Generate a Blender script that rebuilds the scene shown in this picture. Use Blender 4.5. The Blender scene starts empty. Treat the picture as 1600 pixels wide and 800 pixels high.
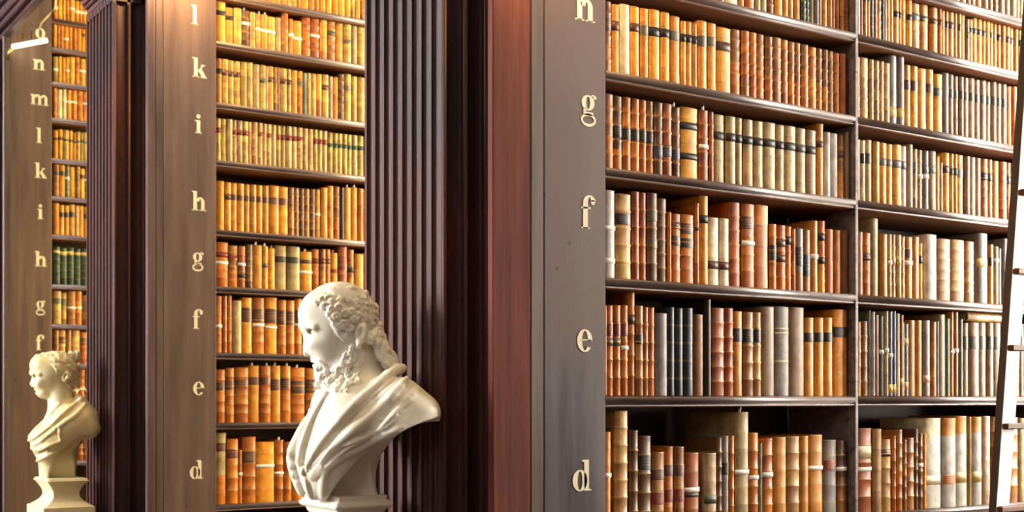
import bpy, math, random
import numpy as np
from math import sin, cos, pi, radians

# ---------------------------------------------------------------- camera, world, light
scn = bpy.context.scene
COL = scn.collection
EYE = 1.70
cd = bpy.data.cameras.new('camera'); cam = bpy.data.objects.new('camera', cd); COL.objects.link(cam)
cam.location = (0, 0, EYE); cam.rotation_euler = (radians(90), 0, radians(-33.909))
cd.sensor_width = 36; cd.lens = 1962.0 / 1600 * 36; cd.shift_y = 0.13875; cd.clip_start = .05
cd.dof.use_dof = True; cd.dof.focus_distance = 3.9; cd.dof.aperture_fstop = 4.5
scn.camera = cam
scn.view_settings.view_transform = 'Standard'; scn.view_settings.look = 'None'
scn.view_settings.gamma = 1.0; scn.view_settings.use_curve_mapping = False
scn.view_settings.exposure = 0.0
wd = bpy.data.worlds.new('world'); scn.world = wd; wd.use_nodes = True
wd.node_tree.nodes['Background'].inputs[0].default_value = (1, .80, .5, 1)
wd.node_tree.nodes['Background'].inputs[1].default_value = 0.055
WINDOW_LIGHT = {0: ((1.0, .93, .80), 47.0), 1: ((1.0, .83, .50), 56.0), 2: ((1.0, .80, .36), 62.0), 3: ((1.0, .80, .5), 20.0)}
HALL_LIGHT = [(1.0, .97, .93), (5.0, 1.0, 2.0, 96.0, 36.0)]

BAY = 3.2
YB = {0: -.214, 1: 2.986, 2: 6.186, 3: 9.386}
BACKWALL = 6.6

# ---------------------------------------------------------------- helpers
def lin(c):
    return tuple(((v / 255) / 12.92 if v / 255 <= .04045 else (((v / 255) + .055) / 1.055) ** 2.4) for v in c)

class MB:
    """collects faces; each face has a colour, a material slot and a smooth flag"""
    def __init__(s): s.v = []; s.f = []; s.c = []; s.m = []; s.s = []
    def vert(s, p): s.v.append(p); return len(s.v) - 1
    def face(s, ids, c=(1, 1, 1), m=0, sm=False): s.f.append(ids); s.c.append(c); s.m.append(m); s.s.append(sm)
    def box(s, a, b, c=(1, 1, 1), m=0):
        x0, y0, z0 = a; x1, y1, z1 = b; n = len(s.v)
        s.v += [(x0, y0, z0), (x1, y0, z0), (x1, y1, z0), (x0, y1, z0), (x0, y0, z1), (x1, y0, z1), (x1, y1, z1), (x0, y1, z1)]
        for q in ((0, 3, 2, 1), (4, 5, 6, 7), (0, 1, 5, 4), (1, 2, 6, 5), (2, 3, 7, 6), (3, 0, 4, 7)): s.face([n + i for i in q], c, m)
    def bbox(s, a, b, r=.003, c=(1, 1, 1), m=0):
        """box with its vertical and horizontal front edges chamfered (profile along z and x)"""
        x0, y0, z0 = a; x1, y1, z1 = b
        r = min(r, (x1 - x0) / 3, (y1 - y0) / 3, (z1 - z0) / 3)
        def ring(z, k): return [(x0 + r + k, y0 + k, z), (x1 - r - k, y0 + k, z), (x1 - k, y0 + r + k, z), (x1 - k, y1 - r - k, z), (x1 - r - k, y1 - k, z), (x0 + r + k, y1 - k, z), (x0 + k, y1 - r - k, z), (x0 + k, y0 + r + k, z)]
        s.loft([ring(z0, r), ring(z0 + r, 0), ring(z1 - r, 0), ring(z1, r)], c=c, m=m)
    def loft(s, rings, c=(1, 1, 1), m=0, closed=True, cap=True, sm=False):
        n = len(rings[0]); base = len(s.v)
        for r in rings: s.v += [tuple(p) for p in r]
        k = n if closed else n - 1
        for i in range(len(rings) - 1):
            for j in range(k):
                a = base + i * n + j; b = base + i * n + (j + 1) % n
                s.face([a, b, b + n, a + n], c, m, sm)
        if cap:
            s.face([base + j for j in reversed(range(n))], c, m); s.face([base + (len(rings) - 1) * n + j for j in range(n)], c, m)
    def add(s, o, dx=0, dy=0, dz=0):
        n = len(s.v); s.v += [(p[0] + dx, p[1] + dy, p[2] + dz) for p in o.v]
        s.f += [[i + n for i in q] for q in o.f]; s.c += o.c; s.m += o.m; s.s += o.s
    def mesh(s, name, mats):
        me = bpy.data.meshes.new(name); me.from_pydata(s.v, [], s.f)
        for m in mats: me.materials.append(m)
        me.polygons.foreach_set('material_index', s.m); me.polygons.foreach_set('use_smooth', s.s)
        at = me.color_attributes.new('col', 'FLOAT_COLOR', 'CORNER')
        lt = np.array([len(q) for q in s.f]); arr = np.repeat(np.array([(*c, 1.0) for c in s.c], dtype=np.float32), lt, axis=0)
        at.data.foreach_set('color', arr.ravel()); me.update()
        return me
    def obj(s, name, mats, parent=None, loc=(0, 0, 0)):
        if not isinstance(mats, (list, tuple)): mats = [mats]
        o = bpy.data.objects.new(name, s.mesh(name, mats)); COL.objects.link(o); o.location = loc
        if parent: o.parent = parent
        return o

def tag(o, label=None, cat=None, group=None, kind=None):
    if label: o['label'] = label
    if cat: o['category'] = cat
    if group: o['group'] = group
    if kind: o['kind'] = kind
    return o
def empty(name, loc=(0, 0, 0)):
    o = bpy.data.objects.new(name, None); COL.objects.link(o); o.location = loc; return o

# ---------------------------------------------------------------- materials
def nt(name):
    m = bpy.data.materials.new(name); m.use_nodes = True; t = m.node_tree
    b = t.nodes['Principled BSDF']; return m, t, b
def N(t, kind, **k):
    n = t.nodes.new(kind)
    for a, v in k.items():
        if a in n.inputs: n.inputs[a].default_value = v
        else: setattr(n, a, v)
    return n
def wood(name, dark, light, rough=.38, streak=(14, 14, .9), red=None, axis='Z', scratch=.35, spec=.5):
    m, t, b = nt(name); L = t.links
    tc = N(t, 'ShaderNodeTexCoord'); mp = N(t, 'ShaderNodeMapping'); mp.inputs['Scale'].default_value = streak if axis == 'Z' else (streak[2], streak[1], streak[0])
    oi = N(t, 'ShaderNodeObjectInfo'); ad = N(t, 'ShaderNodeVectorMath', operation='ADD'); L.new(tc.outputs['Object'], ad.inputs[0])
    mu = N(t, 'ShaderNodeMath', operation='MULTIPLY'); mu.inputs[1].default_value = 17; L.new(oi.outputs['Random'], mu.inputs[0]); L.new(mu.outputs[0], ad.inputs[1])
    L.new(ad.outputs[0], mp.inputs[0])
    n1 = N(t, 'ShaderNodeTexNoise', Scale=1.6, Detail=6, Roughness=.62); L.new(mp.outputs[0], n1.inputs['Vector'])
    r1 = N(t, 'ShaderNodeValToRGB'); r1.color_ramp.elements[0].position = .34; r1.color_ramp.elements[1].position = .68
    r1.color_ramp.elements[0].color = (*lin(dark), 1); r1.color_ramp.elements[1].color = (*lin(light), 1); L.new(n1.outputs[0], r1.inputs[0])
    last = r1.outputs[0]
    if red:
        n2 = N(t, 'ShaderNodeTexNoise', Scale=1.3, Detail=3); L.new(ad.outputs[0], n2.inputs['Vector'])
        r2 = N(t, 'ShaderNodeValToRGB'); r2.color_ramp.elements[0].position = .45; r2.color_ramp.elements[1].position = .62; L.new(n2.outputs[0], r2.inputs[0])
        mx = N(t, 'ShaderNodeMix', data_type='RGBA'); mx.inputs['B'].default_value = (*lin(red), 1) if False else (0, 0, 0, 1)
        mx.inputs[7].default_value = (*lin(red), 1); L.new(r2.outputs[0], mx.inputs[0]); L.new(last, mx.inputs[6]); last = mx.outputs[2]
    n3 = N(t, 'ShaderNodeTexNoise', Scale=38, Detail=8, Roughness=.75); L.new(mp.outputs[0], n3.inputs['Vector'])
    r3 = N(t, 'ShaderNodeValToRGB'); r3.color_ramp.elements[0].position = .62; r3.color_ramp.elements[1].position = .8
    r3.color_ramp.elements[0].color = (0, 0, 0, 1); r3.color_ramp.elements[1].color = (scratch, scratch, scratch, 1); L.new(n3.outputs[0], r3.inputs[0])
    m3 = N(t, 'ShaderNodeMix', data_type='RGBA'); L.new(r3.outputs[0], m3.inputs[0]); L.new(last, m3.inputs[6]); m3.inputs[7].default_value = (*lin(tuple(min(255, v * 1.5 + 20) for v in light)), 1)
    # knots and nail marks: sparse dark dots
    vo = N(t, 'ShaderNodeTexVoronoi', Scale=6.5); L.new(ad.outputs[0], vo.inputs['Vector'])
    r4 = N(t, 'ShaderNodeValToRGB'); r4.color_ramp.elements[0].position = .035; r4.color_ramp.elements[1].position = .05
    r4.color_ramp.elements[0].color = (.25, .25, .25, 1); r4.color_ramp.elements[1].color = (1, 1, 1, 1); L.new(vo.outputs['Distance'], r4.inputs[0])
    m4 = N(t, 'ShaderNodeMix', data_type='RGBA', blend_type='MULTIPLY'); m4.inputs[0].default_value = 1; L.new(m3.outputs[2], m4.inputs[6]); L.new(r4.outputs[0], m4.inputs[7])
    L.new(m4.outputs[2], b.inputs['Base Color'])
    rr = N(t, 'ShaderNodeMapRange'); rr.inputs[3].default_value = rough - .1; rr.inputs[4].default_value = rough + .16; L.new(n1.outputs[0], rr.inputs[0]); L.new(rr.outputs[0], b.inputs['Roughness'])
    bp = N(t, 'ShaderNodeBump', Strength=.16, Distance=.004); L.new(n3.outputs[0], bp.inputs['Height']); L.new(bp.outputs[0], b.inputs['Normal'])
    b.inputs['Specular IOR Level'].default_value = spec
    return m
def leather_mat():
    m, t, b = nt('aged_leather'); L = t.links
    at = N(t, 'ShaderNodeAttribute', attribute_name='col'); tc = N(t, 'ShaderNodeTexCoord'); oi = N(t, 'ShaderNodeObjectInfo')
    ad = N(t, 'ShaderNodeVectorMath', operation='ADD'); mu = N(t, 'ShaderNodeMath', operation='MULTIPLY'); mu.inputs[1].default_value = 23
    L.new(oi.outputs['Random'], mu.inputs[0]); L.new(tc.outputs['Object'], ad.inputs[0]); L.new(mu.outputs[0], ad.inputs[1])
    n1 = N(t, 'ShaderNodeTexNoise', Scale=22, Detail=4, Roughness=.6); L.new(ad.outputs[0], n1.inputs['Vector'])
    r1 = N(t, 'ShaderNodeValToRGB'); e = r1.color_ramp.elements; e[0].position = .3; e[1].position = .72; e[0].color = (.50, .40, .34, 1); e[1].color = (1.22, 1.2, 1.15, 1)
    L.new(n1.outputs[0], r1.inputs[0])
    mx = N(t, 'ShaderNodeMix', data_type='RGBA', blend_type='MULTIPLY'); mx.inputs[0].default_value = .75; L.new(at.outputs['Color'], mx.inputs[6]); L.new(r1.outputs[0], mx.inputs[7])
    mp = N(t, 'ShaderNodeMapping'); mp.inputs['Scale'].default_value = (130, 60, 40); L.new(ad.outputs[0], mp.inputs[0])
    n2 = N(t, 'ShaderNodeTexNoise', Scale=1.0, Detail=5, Roughness=.7); L.new(mp.outputs[0], n2.inputs['Vector'])
    r2 = N(t, 'ShaderNodeValToRGB'); e = r2.color_ramp.elements; e[0].position = .33; e[1].position = .5; e[0].color = (.45, .33, .25, 1); e[1].color = (1, 1, 1, 1)
    L.new(n2.outputs[0], r2.inputs[0])
    m2 = N(t, 'ShaderNodeMix', data_type='RGBA', blend_type='MULTIPLY'); m2.inputs[0].default_value = .38; L.new(mx.outputs[2], m2.inputs[6]); L.new(r2.outputs[0], m2.inputs[7])
    L.new(m2.outputs[2], b.inputs['Base Color']); b.inputs['Roughness'].default_value = .42; b.inputs['Specular IOR Level'].default_value = .45
    bp = N(t, 'ShaderNodeBump', Strength=.25, Distance=.002); L.new(n2.outputs[0], bp.inputs['Height']); L.new(bp.outputs[0], b.inputs['Normal'])
    return m
def paper_mat(name, c, rough=.8, lines=True):
    m, t, b = nt(name); L = t.links
    tc = N(t, 'ShaderNodeTexCoord'); mp = N(t, 'ShaderNodeMapping'); mp.inputs['Scale'].default_value = (420, 5, 5); L.new(tc.outputs['Object'], mp.inputs[0])
    n = N(t, 'ShaderNodeTexNoise', Scale=1.0, Detail=3); L.new(mp.outputs[0], n.inputs['Vector'])
    r = N(t, 'ShaderNodeValToRGB'); k = .6 if lines else .93
    r.color_ramp.elements[0].color = (*[v * k for v in lin(c)], 1); r.color_ramp.elements[1].color = (*lin(c), 1); r.color_ramp.elements[0].position = .3; r.color_ramp.elements[1].position = .6
    L.new(n.outputs[0], r.inputs[0]); L.new(r.outputs[0], b.inputs['Base Color']); b.inputs['Roughness'].default_value = rough
    return m
def marble_mat(name, c1, c2, c3):
    m, t, b = nt(name); L = t.links; tc = N(t, 'ShaderNodeTexCoord')
    n = N(t, 'ShaderNodeTexNoise', Scale=5, Detail=6, Distortion=.6); L.new(tc.outputs['Object'], n.inputs['Vector'])
    r = N(t, 'ShaderNodeValToRGB'); r.color_ramp.elements[0].position = .35; r.color_ramp.elements[1].position = .62
    r.color_ramp.elements[0].color = (*lin(c2), 1); r.color_ramp.elements[1].color = (*lin(c1), 1); L.new(n.outputs[0], r.inputs[0])
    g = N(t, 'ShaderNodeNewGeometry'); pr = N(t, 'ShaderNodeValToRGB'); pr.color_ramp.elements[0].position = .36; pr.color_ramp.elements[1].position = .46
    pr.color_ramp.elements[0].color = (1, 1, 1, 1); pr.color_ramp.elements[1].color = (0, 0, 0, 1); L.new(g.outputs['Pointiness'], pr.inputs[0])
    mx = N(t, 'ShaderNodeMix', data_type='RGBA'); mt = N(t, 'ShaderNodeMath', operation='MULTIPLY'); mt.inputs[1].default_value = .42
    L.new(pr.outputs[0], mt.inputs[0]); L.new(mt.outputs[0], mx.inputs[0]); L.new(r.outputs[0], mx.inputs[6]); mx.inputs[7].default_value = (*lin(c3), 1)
    L.new(mx.outputs[2], b.inputs['Base Color']); b.inputs['Roughness'].default_value = .45
    n2 = N(t, 'ShaderNodeTexNoise', Scale=60, Detail=5); L.new(tc.outputs['Object'], n2.inputs['Vector'])
    bp = N(t, 'ShaderNodeBump', Strength=.12, Distance=.003); L.new(n2.outputs[0], bp.inputs['Height']); L.new(bp.outputs[0], b.inputs['Normal'])
    return m
def plain(name, c, rough=.5, metal=0, emit=None, strength=0, var=.12, scale=8):
    m, t, b = nt(name); L = t.links; tc = N(t, 'ShaderNodeTexCoord'); n = N(t, 'ShaderNodeTexNoise', Scale=scale, Detail=4); L.new(tc.outputs['Object'], n.inputs['Vector'])
    r = N(t, 'ShaderNodeValToRGB'); l = lin(c); r.color_ramp.elements[0].color = (*[v * (1 - var) for v in l], 1); r.color_ramp.elements[1].color = (*[min(1, v * (1 + var)) for v in l], 1)
    L.new(n.outputs[0], r.inputs[0]); L.new(r.outputs[0], b.inputs['Base Color']); b.inputs['Roughness'].default_value = rough; b.inputs['Metallic'].default_value = metal
    if emit: b.inputs['Emission Color'].default_value = (*emit, 1); b.inputs['Emission Strength'].default_value = strength
    return m

M_PANEL = wood('panel_wood', (60, 52, 57), (96, 86, 91), .36, (10, 10, .7), red=(92, 70, 66), scratch=.22)
M_POST = wood('post_wood', (84, 44, 38), (124, 70, 60), .62, (16, 16, .8), scratch=.10, spec=.12)
M_PIL = wood('pilaster_wood', (42, 28, 32), (72, 51, 56), .46, (20, 20, .6), red=(80, 44, 42), scratch=.2, spec=.3)
M_SHELF = wood('shelf_wood', (90, 76, 74), (144, 128, 126), .28, (20, 20, 1.2), axis='X', scratch=.45, spec=.6)
M_PANEL2 = wood('panel_wood_brown', (80, 62, 58), (116, 92, 84), .4, (10, 10, .7), scratch=.18)
M_UNDER = wood('underside_bounce_wood', (104, 62, 38), (146, 92, 58), .5, (12, 12, .8), axis='X')  # shelf undersides: warm bounce light put into the brown of the wood
M_POST2 = wood('mauve_post_wood', (74, 54, 54), (104, 80, 80), .4, (16, 16, .8), scratch=.15)
M_STRIP = wood('worn_strip_wood', (66, 52, 48), (104, 84, 78), .42, (14, 14, .8), scratch=.3)
M_INNER = wood('carcass_wood', (44, 28, 20), (76, 48, 34), .55, (10, 10, .8))
M_LEATHER = leather_mat()
M_LABEL = M_LEATHER
M_PAGES = paper_mat('page_edges', (206, 184, 140))
M_BAND = paper_mat('white_paper', (250, 248, 240), .7, False)
M_PAINT = plain('cream_paint', (238, 228, 200), .5, var=.05, scale=30)
M_MARBLE = marble_mat('old_marble', (236, 232, 220), (222, 213, 190), (150, 120, 66))
M_MARBLE2 = marble_mat('yellowed_marble', (226, 214, 176), (210, 194, 140), (140, 112, 56))
M_LADDERSIDE = wood('ladder_wood', (60, 50, 48), (86, 74, 70), .4)
M_LADDERFACE = plain('ladder_face_white', (240, 240, 242), .45, var=.06, scale=14)  # near-white, slightly mottled colour on the rail fronts
M_RUNG = wood('rung_wood', (70, 38, 20), (108, 66, 36), .6, (20, 20, 1), axis='X')
M_WALL = plain('plaster', (84, 70, 60), .8); M_FLOOR = wood('floor_wood', (44, 30, 22), (70, 48, 34), .4, (8, 8, .5))
M_CEIL = plain('ceiling_paint', (190, 182, 168), .8)
M_BRASS = plain('brass', (190, 160, 90), .3, 1)
M_CORD = plain('pale_cord', (214, 200, 150), .6)
M_DARK = plain('black_ink', (40, 36, 34), .6)

# ---------------------------------------------------------------- the room
def slab(name, a, b, mat, kind='structure'):
    m = MB(); m.box(a, b); o = m.obj(name, mat); o['kind'] = kind; return o
slab('floor', (-9, -4, -.1), (BACKWALL + .3, 17, 0), M_FLOOR)
slab('ceiling', (-9, -4, 7.2), (BACKWALL + .3, 17, 7.3), M_CEIL)
slab('wall_far', (-9, 17, 0), (BACKWALL + .3, 17.2, 7.2), M_WALL)
slab('wall_near', (-9, -4.2, 0), (BACKWALL + .3, -4, 7.2), M_WALL)
def wall_with_windows(name, x0, x1, ycs, w, z0, z1, xg, lights, wn):
    m = MB(); ys = [-4.0]
    for c in ycs: ys += [c - w / 2, c + w / 2]
    ys.append(17.0)
    for i in range(0, len(ys), 2): m.box((x0, ys[i], 0), (x1, ys[i + 1], 7.2))
    for c in ycs: m.box((x0, c - w / 2, 0), (x1, c + w / 2, z0)); m.box((x0, c - w / 2, z1), (x1, c + w / 2, 7.2))
    o = m.obj(name, M_WALL); o['kind'] = 'structure'
    for i, c in enumerate(ycs):
        f = MB(); fx0, fx1 = xg - .03, xg + .03
        f.box((fx0, c - w / 2, z0), (fx1, c - w / 2 + .06, z1)); f.box((fx0, c + w / 2 - .06, z0), (fx1, c + w / 2, z1))
        f.box((fx0, c - w / 2 + .06, z0), (fx1, c + w / 2 - .06, z0 + .06)); f.box((fx0, c - w / 2 + .06, z1 - .06), (fx1, c + w / 2 - .06, z1))
        f.box((fx0, c - .02, z0 + .06), (fx1, c + .02, z1 - .06))
        for k in range(1, 4):
            zz = z0 + (z1 - z0) * k / 4; f.box((fx0 + .01, c - w / 2 + .06, zz - .012), (fx1 - .01, c - .02, zz + .012)); f.box((fx0 + .01, c + .02, zz - .012), (fx1 - .01, c + w / 2 - .06, zz + .012))
        wo = f.obj('window_%d' % (wn + i), M_CEIL); wo['kind'] = 'structure'
        col, st = lights[i]
        g = MB(); g.box((xg - .006, c - w / 2 + .06, z0 + .06), (xg + .006, c + w / 2 - .06, z1 - .06))
        g.obj('pane', plain('daylit_pane_%d' % (wn + i), (230, 230, 230), .3, 0, col, st), wo)
cy = [2.986 + .35 - 1.6 + 3.2 * k for k in range(-1, 4)]
lr = [WINDOW_LIGHT[0]] + [WINDOW_LIGHT[k] for k in range(4)]
wall_with_windows('wall_alcove_side', BACKWALL, BACKWALL + .3, cy, 1.5, 1.3, 4.6, BACKWALL + .15, lr, 1)
wall_with_windows('wall_hall_side', -9.0, -8.7, [-1.5, 2.2, 5.6, 9.0, 12.4], 2.4, 2.6, 6.6, -8.85, [(HALL_LIGHT[0], q) for q in HALL_LIGHT[1]], 6)

# ---------------------------------------------------------------- painted letters
def ring(cx, cy, rx, ry, ix, iy, a0=0, a1=360, n=30, dx=0):
    P = []
    for i in range(n):
        q = []
        for a in (a0 + (a1 - a0) * i / n, a0 + (a1 - a0) * (i + 1) / n):
            a = radians(a); q.append(((cx + rx * cos(a), cy + ry * sin(a)), (cx + dx + ix * cos(a), cy + iy * sin(a))))
        P.append([q[0][1], q[0][0], q[1][0], q[1][1]])
    return P
def rect(x0, x1, y0, y1): return [[(x0, y0), (x1, y0), (x1, y1), (x0, y1)]]
def disc(cx, cy, r, n=18): return [[(cx + r * cos(2 * pi * i / n), cy + r * sin(2 * pi * i / n)) for i in range(n)]]
def stem(x0, x1, y1, foot=True, flag=True):
    P = rect(x0, x1, 0, y1)
    if foot: P += rect(x0 - .13, x1 + .13, -.01, .06)
    if flag: P += [[(x0 - .15, y1 - .06), (x0, y1 - .12), (x0, y1), (x0 - .15, y1 - .01)]]
    return P
def glyph(ch):
    if ch == 'o': return ring(0, .5, .47, .53, .17, .45)
    if ch == 'e': return ring(.02, .5, .44, .53, .17, .46, 0, 322) + rect(-.24, .39, .50, .56)
    if ch == 'd': return ring(-.08, .48, .42, .5, .14, .44) + stem(.17, .44, 1.45, False) + [[(.44, 0), (.58, 0), (.58, .06), (.44, .08)]]
    if ch == 'l': return stem(-.14, .14, 1.5)
    if ch == 'i': return stem(-.14, .14, 1.0) + disc(0, 1.3, .16)
    if ch in 'hn': return stem(-.46, -.18, 1.5 if ch == 'h' else 1.0) + ring(.08, .62, .36, .42, .08, .28, 0, 165, 16) + stem(.16, .44, .64, True, False)
    if ch == 'm': return stem(-.76, -.50, 1.0) + ring(-.22, .64, .34, .40, .09, .26, 0, 165, 14) + stem(-.13, .12, .64, True, False) + ring(.40, .64, .34, .40, .09, .26, 0, 165, 14) + stem(.49, .74, .64, True, False)
    if ch == 'k': return stem(-.46, -.18, 1.5) + [[(-.2, .44), (-.2, .32), (.34, .95), (.2, .95)], [(-.1, .50), (.12, .70), (.52, .04), (.18, .04)]] + rect(.1, .42, .93, 1.0) + rect(.08, .56, -.01, .06)
    if ch == 'f': return rect(-.20, .08, 0, 1.2) + rect(-.3, .2, -.01, .06) + rect(-.32, .24, .92, 1.0) + ring(.18, 1.18, .38, .38, .10, .28, 20, 180, 16) + disc(.38, 1.24, .12)
    if ch == 'g': return ring(-.02, .66, .37, .36, .12, .29) + ring(-.0, -.14, .44, .31, .33, .18) + [[(-.26, .42), (-.12, .36), (-.14, .22), (-.3, .2)], [(-.3, .24), (-.28, .08), (.2, .06), (.3, .16), (.26, .22)]] + ring(.28, .92, .13, .14, .07, .08, 20, 200, 10) + disc(.38, .94, .09)
def letter(ch, x, y, zc_base, xh, parent):
    m = MB(); dpt = .0012
    for P in glyph(ch):
        n = len(m.v); k = len(P)
        ar = sum(P[i][0] * P[(i + 1) % k][1] - P[(i + 1) % k][0] * P[i][1] for i in range(k))
        if ar < 0: P = P[::-1]
        m.v += [(p[0] * xh, 0, p[1] * xh) for p in P] + [(p[0] * xh, dpt, p[1] * xh) for p in P]
        m.face([n + i for i in range(k)])
        for i in range(k): m.face([n + i, n + k + i, n + k + (i + 1) % k, n + (i + 1) % k])
    return m.obj('painted_letter', M_PAINT, parent, (x, y - dpt, zc_base))

# ---------------------------------------------------------------- bookcases
def shelf_board(x0, x1, y, z):
    """board with a rounded nose and a bead under it; profile runs along x. z = top face"""
    m = MB(); prof = []
    for i in range(7):
        a = pi / 2 + pi * i / 6
        prof.append((y + .012 + .013 * cos(a), z - .0125 + .0125 * sin(a)))
    prof += [(y + .008, z - .026), (y + .0055, z - .0275), (y + .0045, z - .031), (y + .008, z - .034), (y + .05, z - .034), (y + .30, z - .034), (y + .30, z)]
    m.loft([[(xx, p[0], p[1]) for p in prof] for xx in (x0, x1)], sm=False)
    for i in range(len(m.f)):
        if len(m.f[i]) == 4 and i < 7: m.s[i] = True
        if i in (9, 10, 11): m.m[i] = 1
    return m
def flute_line(w, n, fil, dep, seg=8):
    """outline across a fluted face: points (along, inward)"""
    p = (w - fil * (n + 1)) / n; out = [(0, 0)]; x = fil
    for k in range(n):
        for i in range(seg + 1):
            a = pi * i / seg; out.append((x + p / 2 - p / 2 * cos(a), dep * sin(a) ** .8 if 0 < i < seg else 0))
        x += p + fil
    out.append((w, 0)); return out
def pilaster(parent, y0, y1, x0, x1, ztop):
    m = MB(); fl = flute_line(y1 - y0, 8, .013, .017); ff = flute_line(x1 - x0, 3, .016, .024)
    side = [(x0 + i, y0 + a) for a, i in fl]            # hall face
    front = [(x0 + a, y0 + i) for a, i in ff]
    back = [(x0 + a, y1 - i) for a, i in ff]
    ring_ = front + [(x1, y1)] + back[::-1][1:-1] + side[::-1]
    ring_ = front + back[::-1] + side[::-1][1:-1]
    def flat(pts): return [(min(max(p[0], x0), x1) if True else 0, p[1]) for p in pts]
    m.loft([[(p[0], p[1], z) for p in ring_] for z in (.35, ztop)], sm=False)
    m.box((x0, y0, ztop - .035), (x1 + .001, y1, ztop - .0005))
    pw = (x1 - x0 - .016 * 4) / 3
    for i in range(4):
        cx = x0 + .008 + i * (pw + .016); rr = .0075
        m.loft([[(cx + rr * cos(pi + pi * j / 8), y0 - .001 + 1.2 * rr * sin(pi + pi * j / 8), z) for j in range(9)] for z in (.35, ztop - .05)], sm=True)
    o = m.obj('fluted_pilaster', M_PIL, parent)
    b = MB(); b.bbox((x0 - .03, y0 - .03, .0), (x1, y1 + .03, .16), .01); b.bbox((x0 - .018, y0 - .018, .16), (x1, y1 + .018, .26), .03); b.bbox((x0 - .008, y0 - .008, .26), (x1, y1 + .008, .35), .015)
    b.obj('pilaster_base', M_PIL, parent)
    c = MB(); z = ztop
    for dz, e in ((.035, 0.0), (.02, .012), (.03, .022), (.05, .035), (.025, .048), (.03, .040), (.12, .02), (.03, .05), (.2, .0)):
        c.bbox((x0 - e, y0 - e, z), (x1, y1 + e, z + dz), .006); z += dz
    c.obj('capital', M_PIL, parent)
    return z
def bookcase(k, label, xa, xseam, xe, xs, boards1, boards2, letters, ztop):
    """xa..xseam end board, xseam..xe lettered panel, xs = list of (x0, x1) openings"""
    Y = YB[k]; root = empty('bookcase', (xa, Y, 0)); tag(root, label, 'bookcase', 'bookcases along the hall')
    def place(mb, name, mat): return mb.obj(name, mat, root, (-xa, -Y, 0))
    m = MB(); xm = xseam - (.046 if k == 1 else .036); m.bbox((xa, Y, 0), (xm - .0005, Y + .03, ztop), .004); place(m, 'end_board', M_POST if k == 1 else M_POST2)
    m = MB(); m.bbox((xm + .0005, Y, 0), (xseam - .0015, Y + .03, ztop), .002); place(m, 'edge_strip', M_STRIP)
    m = MB(); m.bbox((xa + .06, Y - .004, 0), (xa + .075, Y + .002, ztop), .003) if False else None
    m = MB(); m.bbox((xseam + .0005, Y, 0), (xe, Y + .03, ztop), .003); pnl = place(m, 'letter_panel', M_PANEL if k == 1 else M_PANEL2)
    m = MB(); m.box((2.075, Y + .031, 0), (xe - .006, Y + .69, ztop)); m.box((xe, Y + .325, 0), (BACKWALL, Y + .69, ztop)); place(m, 'carcass', M_INNER)
    xl = xe
    for i, (a, b) in enumerate(xs):
        if i: m = MB(); m.bbox((xs[i - 1][1], Y + .001, .08), (a, Y + .32, ztop), .002); place(m, 'upright', M_SHELF)
        bl = boards1 if i == 0 else boards2
        for h in bl:
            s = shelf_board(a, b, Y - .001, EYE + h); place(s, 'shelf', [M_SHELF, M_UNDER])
    m = MB(); m.bbox((xs[-1][1], Y + .001, .08), (BACKWALL, Y + .32, ztop), .003); place(m, 'upright', M_SHELF)
    m = MB(); m.bbox((xa - .02, Y - .03, ztop), (BACKWALL, Y + .71, ztop + .06), .01); place(m, 'top_board', M_PIL)
    m = MB(); m.bbox((xe, Y - .012, 0), (BACKWALL, Y + .32, .10), .01); place(m, 'plinth', M_PIL)
    for ch, px, pz, xh in letters: 
        l = letter(ch, px - xa, -.0003, EYE + pz, xh, root)
    # pilaster fixed on the hall end
    g = empty('tmp', (0, 0, 0)); bpy.data.objects.remove(g)
    class P: pass
    pr = bpy.data.objects.new('pier_end', None); COL.objects.link(pr); pr.parent = root; pr.location = (-xa, -Y, 0)
    pilaster(pr, Y + .113, Y + .591, 1.84, 2.072, EYE + 2.02)
    for c in list(pr.children):
        c.parent = root; c.location = (-xa, -Y, 0)
    bpy.data.objects.remove(pr)
    return root

F_, TH_ = 1962.0, radians(33.909)
B1 = [1.50, 1.285, .993, .699, .365, .006, -.412, -.85, -1.30]
L1 = [('h', .1), ('g', 0)]
LET = {1: [('h', 2.2693, 1.1240, 0.0639), ('g', 2.2813, 0.8393, 0.0640), ('f', 2.2741, 0.5061, 0.0640), ('e', 2.2669, 0.1393, 0.0639), ('d', 2.2550, -0.2761, 0.0638), ],
       2: [('l', 2.2176, 1.8964, 0.0649), ('k', 2.2444, 1.6307, 0.0651), ('i', 2.2377, 1.3467, 0.0651), ('h', 2.2410, 0.9534, 0.0651), ('g', 2.2343, 0.6732, 0.0650), ('f', 2.2276, 0.3510, 0.0650), ('e', 2.2377, 0.0163, 0.0651), ('d', 2.2242, -0.4094, 0.0650), ],
       3: [('o', 2.2224, 2.5864, 0.0713), ('n', 2.2135, 2.3596, 0.0713), ('m', 2.2180, 2.1072, 0.0713), ('l', 2.2135, 1.8353, 0.0713), ('k', 2.2268, 1.5836, 0.0714), ('i', 2.2224, 1.2886, 0.0713), ('h', 2.2268, 0.9483, 0.0714), ('g', 2.2224, 0.6259, 0.0713), ('f', 2.2135, 0.3450, 0.0713), ],
       }
NEAR_X = [(2.349, 3.461), (3.477, 4.60)]
bookcase(1, 'dark wooden bookcase lettered h g f e d, nearest, split by an upright', 1.942, 2.120, 2.349, NEAR_X, B1, B1, LET[1], EYE + 1.78)
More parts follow.
